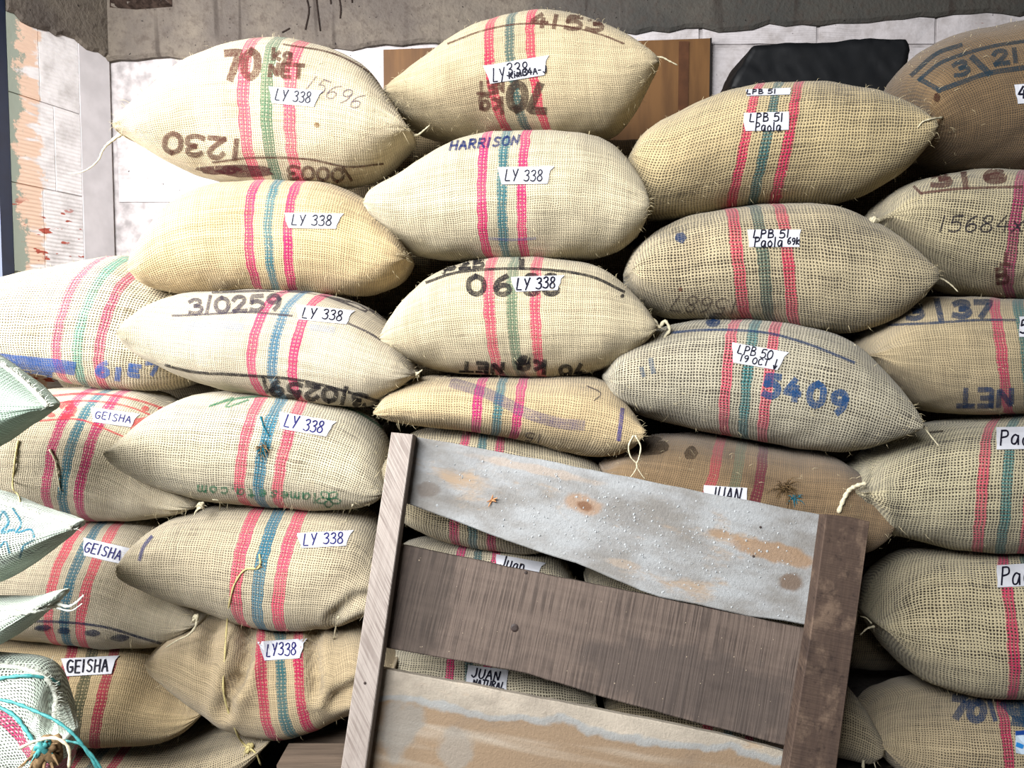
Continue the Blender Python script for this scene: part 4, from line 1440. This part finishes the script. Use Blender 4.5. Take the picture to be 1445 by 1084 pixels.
stencil('B3', [('line', [(234, 515), (270, 524), (340, 529), (415, 535), (470, 547), (535, 566)], 4), ('0259', 428, 552, 100, 19, 187, 5.5), ('|', 484, 560, 10, 22, 195, 5), ('3', 507, 564, 26, 16, 190, 5),
               ('line', [(371, 531), (377, 553)], 5)], BLK, 0.92)
stencil('B3', [('line', [(262, 462), (300, 458), (340, 462)], 12), ('line', [(440, 462), (470, 466)], 9)], (150, 172, 206), 0.35)
GRN = (60, 134, 100)
stencil('B4', [('line', [(300, 572), (340, 562), (400, 560), (440, 564), (500, 580), (540, 604)], 3), ('line', [(295, 574), (330, 562), (318, 575), (350, 565)], 2.5), ('lameseta.com', 362, 697, 170, 13, 184, 3)], GRN, 0.75)
flower = []
for a in range(5):
    an = math.radians(72 * a + 20)
    ux, uy = math.cos(an), math.sin(an)
    flower.append(('line', [(464, 704), (464 + ux * 9 - uy * 6, 704 + uy * 7 + ux * 4), (464 + ux * 19, 704 + uy * 12), (464 + ux * 9 + uy * 6, 704 + uy * 7 - ux * 4), (464, 704)], 2.4))
stencil('B4', flower, GRN, 0.8)
stencil('C1', [('4153', 800, 32, 110, 17, 4, 5, 0.1), ('line', [(632, 62), (680, 44), (735, 34), (800, 38), (850, 50), (880, 62)], 2.6), ('NET', 692, 123, 40, 16, 178, 4), ('kg', 693, 150, 38, 22, 175, 5)], BRN, 0.8)
stencil('C1', [('70', 744, 137, 58, 36, 183, 9)], (78, 62, 54), 0.9)
stencil('C2', [('HARRISON', 684, 202, 100, 12, -5, 3.4, 0.3)], (34, 52, 110), 0.9)
stencil('C2', [('line', [(690, 336), (720, 338), (755, 336)], 4)], (110, 120, 190), 0.4)
stencil('C3', [('line', [(602, 399), (640, 386), (700, 380), (770, 381), (835, 391), (880, 412)], 4), ('325', 655, 374, 60, 11, -4, 4), ('line', [(630, 378), (626, 386)], 5), ('line', [(736, 366), (736, 378)], 8),
               ('0', 672, 403, 30, 25, -4, 6), ('6', 709, 403, 30, 25, -2, 6), ('88', 764, 402, 54, 26, 0, 6), ('NET', 680, 519, 66, 14, 181, 5), ('kg', 750, 518, 46, 17, 180, 5.5), ('70', 808, 522, 40, 13, 176, 5), ('blob', 737, 511, 12, 5), ('blob', 878, 418, 3, 3)], BLK, 0.95)
stencil('C4', [('line', [(640, 541), (690, 557), (740, 582), (790, 597), (820, 600)], 15)], (92, 84, 140), 0.38)
stencil('C4', [('line', [(878, 578), (873, 620)], 6)], (64, 62, 138), 0.7)
stencil('C4', [('15', 752, 617, 26, 12, 190, 2), ('line', [(828, 545), (848, 556), (838, 566)], 1.6)], (60, 54, 70), 0.8)
stencil('D2', [('blob', 961, 336, 8, 8)], (40, 66, 108), 0.85)
stencil('D2', [('15687', 992, 430, 96, 22, 184, 1.9, 0.2)], (70, 58, 62), 0.8)
stencil('D2', [('blob', 960, 408, 3, 3)], (110, 60, 46), 0.8)
stencil('D3', [('line', [(946, 470), (1000, 466), (1080, 470), (1140, 486), (1205, 512)], 3.5), ('0', 1006, 455, 22, 9, -2, 4)], (44, 74, 120), 0.8)
stencil('D3', [('5', 1089, 545, 26, 28, 8, 8), ('4', 1118, 550, 26, 28, 8, 7), ('0', 1152, 557, 26, 30, 8, 8), ('9', 1184, 568, 26, 28, 10, 8)], (44, 86, 138), 0.85)
stencil('D3', [('line', [(918, 508), (922, 525)], 7), ('line', [(905, 520), (908, 530)], 6)], (70, 100, 130), 0.5)
stencil('D4', [('blob', 915, 630, 30, 14), ('blob', 975, 640, 10, 10)], (58, 48, 40), 0.6)
stencil('E1', [('line', [(1287, 106), (1322, 76), (1356, 64)], 6), ('line', [(1297, 113), (1326, 90), (1362, 76), (1403, 65), (1450, 58)], 5), ('line', [(1324, 128), (1352, 118), (1393, 104), (1450, 95)], 7), ('line', [(1299, 112), (1326, 128)], 7),
               ('line', [(1372, 82), (1396, 104)], 9), ('3', 1356, 97, 28, 18, -15, 5), ('21', 1420, 80, 44, 18, -8, 5.5)], (48, 66, 78), 0.8)
stencil('E1', [('blob', 1322, 138, 5, 7)], (70, 44, 36), 0.9)
stencil('E2', [('3', 1328, 254, 36, 16, -4, 6), ('|', 1362, 252, 12, 20, -8, 7), ('6', 1404, 248, 42, 16, 0, 7), ('line', [(1300, 273), (1350, 267), (1400, 265), (1442, 264)], 3.5), ('line', [(1290, 264), (1300, 274)], 4), ('T', 1418, 365, 16, 16, 180, 4), ('B', 1414, 389, 22, 20, -5, 4.5)], (102, 66, 62), 0.8)
stencil('E2', [('15684x', 1386, 316, 124, 22, 0, 2.6, 0.25)], (44, 42, 52), 0.92)
stencil('E3', [('3', 1291, 440, 30, 20, -6, 6), ('|', 1326, 438, 12, 22, -12, 7), ('37', 1372, 437, 60, 20, 0, 7), ('line', [(1254, 459), (1320, 456), (1380, 452), (1432, 452)], 3.5)], (54, 72, 100), 0.85)
stencil('E3', [('NET', 1390, 561, 84, 23, 180, 6)], (60, 78, 112), 0.85)
stencil('E4', [('line', [(1312, 611), (1330, 609)], 3)], (60, 50, 46), 0.8)
stencil('E6', [('70', 1366, 1002, 50, 26, 10, 9), ('line', [(1396, 990), (1404, 1016)], 7)], (46, 76, 116), 0.75)
stencil('E6', [('line', [(1424, 992), (1436, 1004), (1450, 1012)], 24), ('line', [(1432, 1018), (1460, 1022)], 14)], (34, 76, 112), 0.75)
stencil('A1', [('line', [(-40, 503), (20, 510), (80, 516), (100, 519)], 19), ('line', [(-30, 519), (30, 528), (70, 530)], 12)], (52, 104, 186), 0.8)
stencil('A1', [('6', 145, 521, 22, 18, 2, 6), ('1', 168, 528, 14, 14, 4, 7), ('E', 190, 523, 22, 14, 8, 5), ('7', 216, 520, 24, 16, -4, 5)], (70, 118, 200), 0.75)
RED = (226, 74, 84)
stencil('A2', [('line', [(62, 560), (120, 556), (180, 562), (240, 582), (266, 602)], 3), ('line', [(58, 572), (120, 566), (180, 574), (230, 594)], 2.5), ('line', [(56, 594), (110, 592), (150, 606), (195, 626)], 2.5),
               ('blob', 202, 600, 22, 12), ('3', 96, 577, 26, 16, -20, 5), ('blob', 72, 586, 6, 4), ('blob', 205, 577, 6, 4), ('blob', 228, 578, 7, 4), ('line', [(86, 590), (104, 586)], 4)], RED, 0.75)
stencil('A3', [('line', [(30, 876), (95, 878), (150, 885), (200, 900), (242, 912)], 3.5), ('blob', 130, 893, 12, 5), ('blob', 170, 900, 14, 5), ('blob', 60, 886, 12, 5), ('blob', 90, 890, 10, 5)], (38, 54, 88), 0.85)
stencil('F2', [('line', [(-4, 742), (4, 722), (12, 738), (2, 752), (20, 748)], 4), ('line', [(18, 718), (30, 740), (22, 752)], 3), ('line', [(26, 752), (44, 748), (48, 760), (34, 770), (28, 786)], 3), ('line', [(0, 772), (8, 764), (14, 780)], 3)], (34, 104, 128), 0.95)
stencil('B5', [('line', [(197, 790), (203, 772), (214, 758)], 5)], (60, 70, 130), 0.75)

# paper labels
LY = lambda w, h: [('LY', -w * 0.26, 0, w * 0.30, h * 0.62), ('338', w * 0.18, 0, w * 0.40, h * 0.58)]
paper('B1', 415, 137, 66, 23, 5, LY(66, 26))
paper('B2', 441, 312, 74, 21, 1, LY(74, 24))
paper('B3', 456, 445, 74, 20, 6, LY(74, 24))
paper('B4', 430, 600, 72, 23, 10, LY(72, 28), M_PENB)
paper('B5', 457, 762, 70, 21, -3, LY(74, 26), M_PENB)
paper('B6', 397, 918, 58, 27, -4, [('LY338', 0, 0, 46, 17)], M_PENB)
paper('C1', 728, 99, 84, 26, -9, [('LY', -25, 3, 20, 19), ('338', 2, -1, 32, 18), ('Kim34A-J', 16, 5, 56, 9)], None, 1.9)
paper('C2', 740, 248, 70, 24, -1, LY(70, 26))
paper('C3', 757, 401, 66, 20, -2, LY(72, 26), None, 2.4)
paper('D1', 1081, 172, 62, 25, -2, [('LPB 51', 0, -5, 50, 11), ('Paola', 2, 7, 38, 12)], None, 1.9, 1, 0)
paper('D1', 1084, 131, 62, 9, -2, [('LPB 51', -10, 0, 44, 6)], None, 1.6, 1, 0)
paper('D2', 1092, 337, 72, 24, 0, [('LPB 51', -4, -6, 54, 11), ('Paola', -8, 5, 42, 13), ('69k', 27, 4, 18, 9)], None, 2.0, 2, 0)
paper('D3', 1068, 504, 70, 27, 10, [('LPB 50', -4, -6, 52, 12), ('19 OCT', -3, 6, 42, 9), ('v', 27, 5, 8, 15)], None, 1.7)
paper('D4', 1023, 700, 60, 26, 4, [('JUAN', 0, -2, 46, 20)], None, 2.2, 1, 0)
paper('C6', 731, 801, 62, 24, 10, [('Juan', -8, -2, 36, 16)], None, 2.0)
paper('C7', 687, 958, 58, 30, 7, [('JUAN', -2, -5, 42, 13), ('NATURAL', 4, 8, 46, 9)], None, 2.2, 0, 0)
paper('E4', 1450, 619, 88, 31, -1, [('Paola', -6, 0, 70, 20)], None, 2.4, 0, 0)
paper('E5', 1452, 812, 92, 31, -3, [('Paola', -6, 0, 72, 24)], None, 2.4, 0, 0)
paper('E1', 1465, 131, 64, 27, -4, [('4', -24, -2, 14, 16)], None, 2.8, 2, 0)
paper('E3', 1470, 462, 64, 28, 0, [('51', -22, 0, 22, 18)], None, 2.4, 0, 0)
paper('A2', 160, 590, 60, 20, 8, [('GEISHA', 0, 0, 52, 10)], M_PENB, 1.4)
paper('A3', 148, 779, 62, 24, 13, [('GEISHA', -2, 0, 54, 14)], M_PENB, 1.7)
paper('A4', 126, 941, 70, 25, -3, [('GEISHA', -2, 0, 60, 17)], None, 2.4)
# blue and white scrap of plastic on the lowest right sack
S = SACKS['E6']
vv, ff = [], []
for j in range(4):
    for i in range(5):
        vv.append(S.cast(1432 + i * 9, 1036 + j * 9 + 2 * math.sin(i), 0.003 + 0.002 * ((i + j) % 2)))
for j in range(3):
    for i in range(4):
        a = j * 5 + i
        ff.append((a, a + 1, a + 6, a + 5))
scrap = link_mesh('plastic_label', vv, ff, plain('pale_blue_plastic', (206, 226, 244), 0.4, 0.4, 0.05, 30.0), S.root)
v1, f1 = ribbon([(1434, 1036), (1470, 1034)], 6, lambda a, b: S.cast(a, b, 0.006))
link_mesh('blue_band', v1, f1, plain('blue_print', (24, 70, 150), 0.5, 0.3, 0.05), scrap)
v1, f1 = ribbon([(1434, 1052), (1440, 1054)], 6, lambda a, b: S.cast(a, b, 0.007))
link_mesh('blue_dot', v1, f1, plain('bright_blue_print', (40, 140, 220), 0.5, 0.3, 0.05), scrap)

# strings and tied corners
string('B1', [(186, 187), (172, 189), (160, 197), (148, 207)], 3.4, 1.98, name='twisted_end')
string('B1', [(150, 205), (144, 214), (140, 224), (128, 236), (114, 243), (98, 245)], 1.6, 1.975)
string('B1', [(582, 190), (577, 182), (568, 176)], 1.8, 1.965)
string('B1', [(580, 192), (590, 190), (598, 184), (606, 177)], 1.8, 1.965)
string('C1', [(916, 92), (922, 82), (934, 81), (944, 86), (956, 92)], 1.9, 2.02)
knot('C1', 920, 88, 4, 2.02)
string('C3', [(912, 458), (922, 452), (930, 462), (938, 453), (945, 466), (938, 476), (943, 488), (938, 494)], 3.2, 1.93, name='twisted_end')
string('C3', [(546, 482), (534, 472), (528, 455)], 2.2, 1.95)
string('C3', [(544, 484), (536, 480), (531, 470)], 1.6, 1.95)
knot('B3', 588, 529, 5, 1.93)
string('B3', [(586, 530), (592, 525), (596, 522)], 1.8, 1.92)
string('B3', [(195, 470), (186, 463), (172, 462)], 1.2, 1.88)
string('C4', [(894, 614), (887, 630), (890, 645), (899, 656), (894, 668), (888, 675)], 1.2, 1.86)
string('C4', [(896, 614), (904, 630), (901, 648), (898, 656), (904, 668), (910, 676)], 1.2, 1.86)
knot('C4', 902, 606, 4, 1.90)
string('D3', [(1276, 600), (1290, 596), (1302, 602), (1314, 616), (1326, 631)], 1.7, 1.88)
knot('D3', 1283, 599, 4, 1.89)
string('D2', [(1300, 388), (1315, 390), (1330, 394), (1342, 402), (1352, 412)], 1.7, 1.92)
knot('D2', 1314, 389, 6, 1.93, plain('blue_grey_string', (92, 116, 126), 0.9, 0.05, 0.2, 200.0))
knot('E2', 1232, 311, 6, 1.95)
knot('E3', 1214, 502, 5, 1.94)
string('E3', [(1216, 500), (1210, 495), (1206, 486)], 1.6, 1.94)
string('E4', [(1222, 682), (1208, 686), (1198, 692), (1190, 706), (1183, 724)], 3.0, 1.88, taper=False)
string('E5', [(1234, 884), (1224, 887), (1214, 896)], 1.7, 1.92)
string('E5', [(1230, 880), (1222, 872), (1214, 870)], 1.2, 1.92)
string('E6', [(1224, 1046), (1220, 1062), (1218, 1082), (1220, 1095)], 3.2, 1.93)
string('E6', [(1226, 1046), (1230, 1064), (1236, 1085)], 1.8, 1.93)
string('E1', [(1330, 166), (1314, 168), (1302, 172), (1295, 180)], 1.6, lay=True)
string('A3', [(278, 868), (276, 884), (266, 896), (250, 904), (234, 914)], 2.0, 1.86)
knot('A3', 276, 872, 5, 1.87)
knot('A2', 283, 714, 6, 1.90)
string('A2', [(284, 716), (276, 722), (274, 728)], 1.5, 1.88)
string('A2', [(26, 622), (22, 645), (20, 662), (18, 680), (26, 700), (28, 708)], 1.5, lay=True, mat=M_YTWINE)
string('A2', [(70, 634), (78, 650), (82, 672), (85, 694)], 1.5, lay=True)
knot('B4', 174, 630, 5, 1.90)
string('B4', [(498, 712), (492, 725), (488, 736)], 1.4, lay=True)
string('B5', [(300, 705), (308, 706), (310, 720)], 1.2, lay=True)
string('B5', [(366, 782), (367, 796), (364, 802), (346, 804), (332, 822), (324, 850), (320, 885), (317, 930), (315, 972), (322, 1004), (332, 1030), (344, 1050), (360, 1062), (368, 1080)], 1.3, lay=True, Y=1.90, mat=M_YTWINE, taper=False)
knot('A5', 352, 1056, 7, 1.90, M_YTWINE)
string('B5', [(478, 870), (474, 884), (471, 902)], 1.8, lay=True)
# frayed tufts in the cloth
def tuft(key, px, py, r, mats, n=26):
    S = SACKS[key]
    rr = random.Random(int(px + py))
    c = S.cast(px, py, 0.001)
    for mi, mt in enumerate(mats):
        parts = []
        for _ in range(n):
            d = Vector((rr.uniform(-1, 1), -rr.uniform(0.2, 0.8), rr.uniform(-1, 1))).normalized()
            L = r * PX * rr.uniform(0.5, 1.2)
            st = c + Vector((rr.uniform(-1, 1), 0, rr.uniform(-1, 1))) * r * PX * 0.3
            parts.append(tube_data([st, st + d * L * 0.6, st + d * L + Vector((0, 0.004, -0.3 * L))], [0.0014, 0.0012, 0.0004], 4))
        v_, f_ = join(parts)
        o = link_mesh('frayed_tuft', v_, f_, mt, S.root)
        o['kind'] = 'stuff'


M_BRFUZ = plain('brown_fibre', (150, 124, 92), 0.95, 0.05, 0.2, 200.0)
M_TEALF = plain('teal_thread', (40, 116, 136), 0.9, 0.05, 0.2, 200.0)
tuft('B4', 372, 633, 14, (M_BRFUZ, M_TEALF))
string('B4', [(368, 588), (373, 604), (380, 616)], 1.4, lay=True, mat=M_TEALF)
tuft('D4', 1108, 690, 22, (plain('dark_fibre', (104, 84, 58), 0.95, 0.05, 0.2, 200.0),), 40)
tuft('D4', 1122, 702, 12, (M_TEALF,), 12)
tuft('B5', 366, 800, 6, (M_BRFUZ,), 14)


# fringed seams of the mint sacks
def fringe(key, pts, n, L, Yoff=0.0):
    S = SACKS[key]
    rr = random.Random(len(pts) * 31 + n)
    q = resample(catmull(pts, 8), np.linspace(0, 1, n))
    fv, ff = [], []
    for (x, y) in q:
        for _ in range(3):
            p = S.cast(x + rr.uniform(-3, 3), y + rr.uniform(-2, 4), 0.001)
            d = Vector((rr.uniform(-0.6, 1), rr.uniform(-1, 0.2), rr.uniform(-0.1, 1))).normalized()
            ln = L * rr.uniform(0.4, 1.3)
            q1 = p + d * ln * 0.55
            q2 = q1 + (d + Vector((rr.uniform(-0.5, 0.9), 0, rr.uniform(-0.8, 0.3)))) * ln * 0.45
            w_ = d.cross(Vector((0, 1, 0.1))).normalized() * 0.00055
            b = len(fv)
            fv += [p - w_, p + w_, q1 + w_, q1 - w_, q2]
            ff += [(b, b + 1, b + 2, b + 3), (b + 3, b + 2, b + 4)]
    o = link_mesh('frayed_seam', fv, ff, M_FUZZW, S.root)
    o['kind'] = 'stuff'
    # rolled hem under the fringe
    hem = [S.cast(x, y + 2, 0.002) for x, y in resample(catmull(pts, 8), np.linspace(0, 1, 30))]
    v_, f_ = tube_data(hem, [0.004 + 0.0012 * rr.random() for _ in hem], 6)
    link_mesh('rolled_hem', v_, f_, M_FUZZW, S.root, True)


fringe('F1', [(-30, 498), (10, 520), (45, 550), (66, 572)], 110, 0.014)
fringe('F2', [(-20, 702), (20, 714), (60, 730), (100, 744)], 120, 0.014)
fringe('F3', [(-20, 866), (30, 864), (62, 856), (84, 850)], 90, 0.016)
fringe('F4', [(-20, 938), (30, 942), (64, 956), (76, 980), (78, 1016)], 140, 0.016)
string('F3', [(82, 852), (96, 856), (108, 850), (118, 840)], 2.0, 1.42, M_FUZZW)
string('F3', [(80, 858), (100, 862), (116, 852)], 1.2, 1.42, M_FUZZW)
string('F4', [(-20, 962), (10, 956), (40, 954), (70, 958), (84, 966)], 1.9, lay=True, mat=M_TEAL, taper=False)
string('F4', [(-10, 986), (20, 992), (50, 1004), (80, 1018), (105, 1038), (125, 1064), (142, 1092)], 1.6, lay=True, Y=1.38, mat=M_TEAL, taper=False)
string('F4', [(-10, 994), (20, 1010), (36, 1030), (48, 1048)], 1.9, lay=True, mat=M_TEAL, taper=False)
string('F4', [(92, 1046), (112, 1050), (130, 1066), (146, 1090)], 1.3, lay=True, Y=1.38, mat=M_TEAL, taper=False)
knot('F4', 66, 1062, 16, 1.33, M_BRFUZ, 10)
knot('F4', 60, 1056, 9, 1.315, M_TEAL, 6)
string('F4', [(28, 1056), (50, 1046), (78, 1042), (96, 1054), (98, 1085)], 1.6, 1.31, taper=False)

# ------------------------------------------------------------------ black plastic bundle on top of the right-centre column
BB = thing('black_bundle', 'crumpled black plastic bundle lying on a sack against the white wall', 'bag', tuple(P(1150, 128, 2.30)))
outline = [(1024, 132), (1036, 108), (1056, 72), (1100, 69), (1160, 67), (1220, 63), (1270, 63), (1275, 78), (1268, 104), (1246, 140), (1200, 140), (1140, 140), (1080, 140)]
bm = bmesh.new()
layers = []
yy = [2.20, 2.215, 2.30, 2.40, 2.42]
ins = [0.985, 1.0, 1.0, 1.0, 0.96]
cc = (1150, 104)
for y_, s_ in zip(yy, ins):
    layers.append([bm.verts.new(P(cc[0] + (a - cc[0]) * s_, cc[1] + (b - cc[1]) * s_, 2.24) + Vector((0, y_ - 2.24, 0))) for a, b in outline])
n_ = len(outline)
for a in range(4):
    for i in range(n_):
        j = (i + 1) % n_
        bm.faces.new((layers[a][i], layers[a][j], layers[a + 1][j], layers[a + 1][i]))
bm.faces.new(layers[0][::-1])
bm.faces.new(layers[4])
bmesh.ops.recalc_face_normals(bm, faces=bm.faces)
bmesh.ops.triangulate(bm, faces=bm.faces)
for _ in range(3):
    bmesh.ops.subdivide_edges(bm, edges=[e_ for e_ in bm.edges if e_.calc_length() > 0.02], cuts=1, use_grid_fill=True)
    bmesh.ops.triangulate(bm, faces=bm.faces)
bm.normal_update()
for v_ in bm.verts:
    q = v_.co
    a = noise.noise(Vector((q.x * 6, q.y * 6, q.z * 26))) * 0.005 + abs(noise.noise(Vector((q.x * 18 + q.z * 20, q.y * 12, q.z * 30)))) * 0.006
    v_.co = q + v_.normal * a
po = BB.location
bmesh.ops.translate(bm, verts=bm.verts, vec=-po)
me = bpy.data.meshes.new('plastic_wrap')
bm.to_mesh(me)
bm.free()
k = N('black_plastic', 0.6, 0.25)
k.color(k.mix(k.noise(k.pos(), 30.0, 2.0), lin((5, 7, 11)), lin((11, 15, 20))))
me.materials.append(k.mat)
me.polygons.foreach_set('use_smooth', [True] * len(me.polygons))
o = bpy.data.objects.new('plastic_wrap', me)
COL.objects.link(o)
o.parent = BB
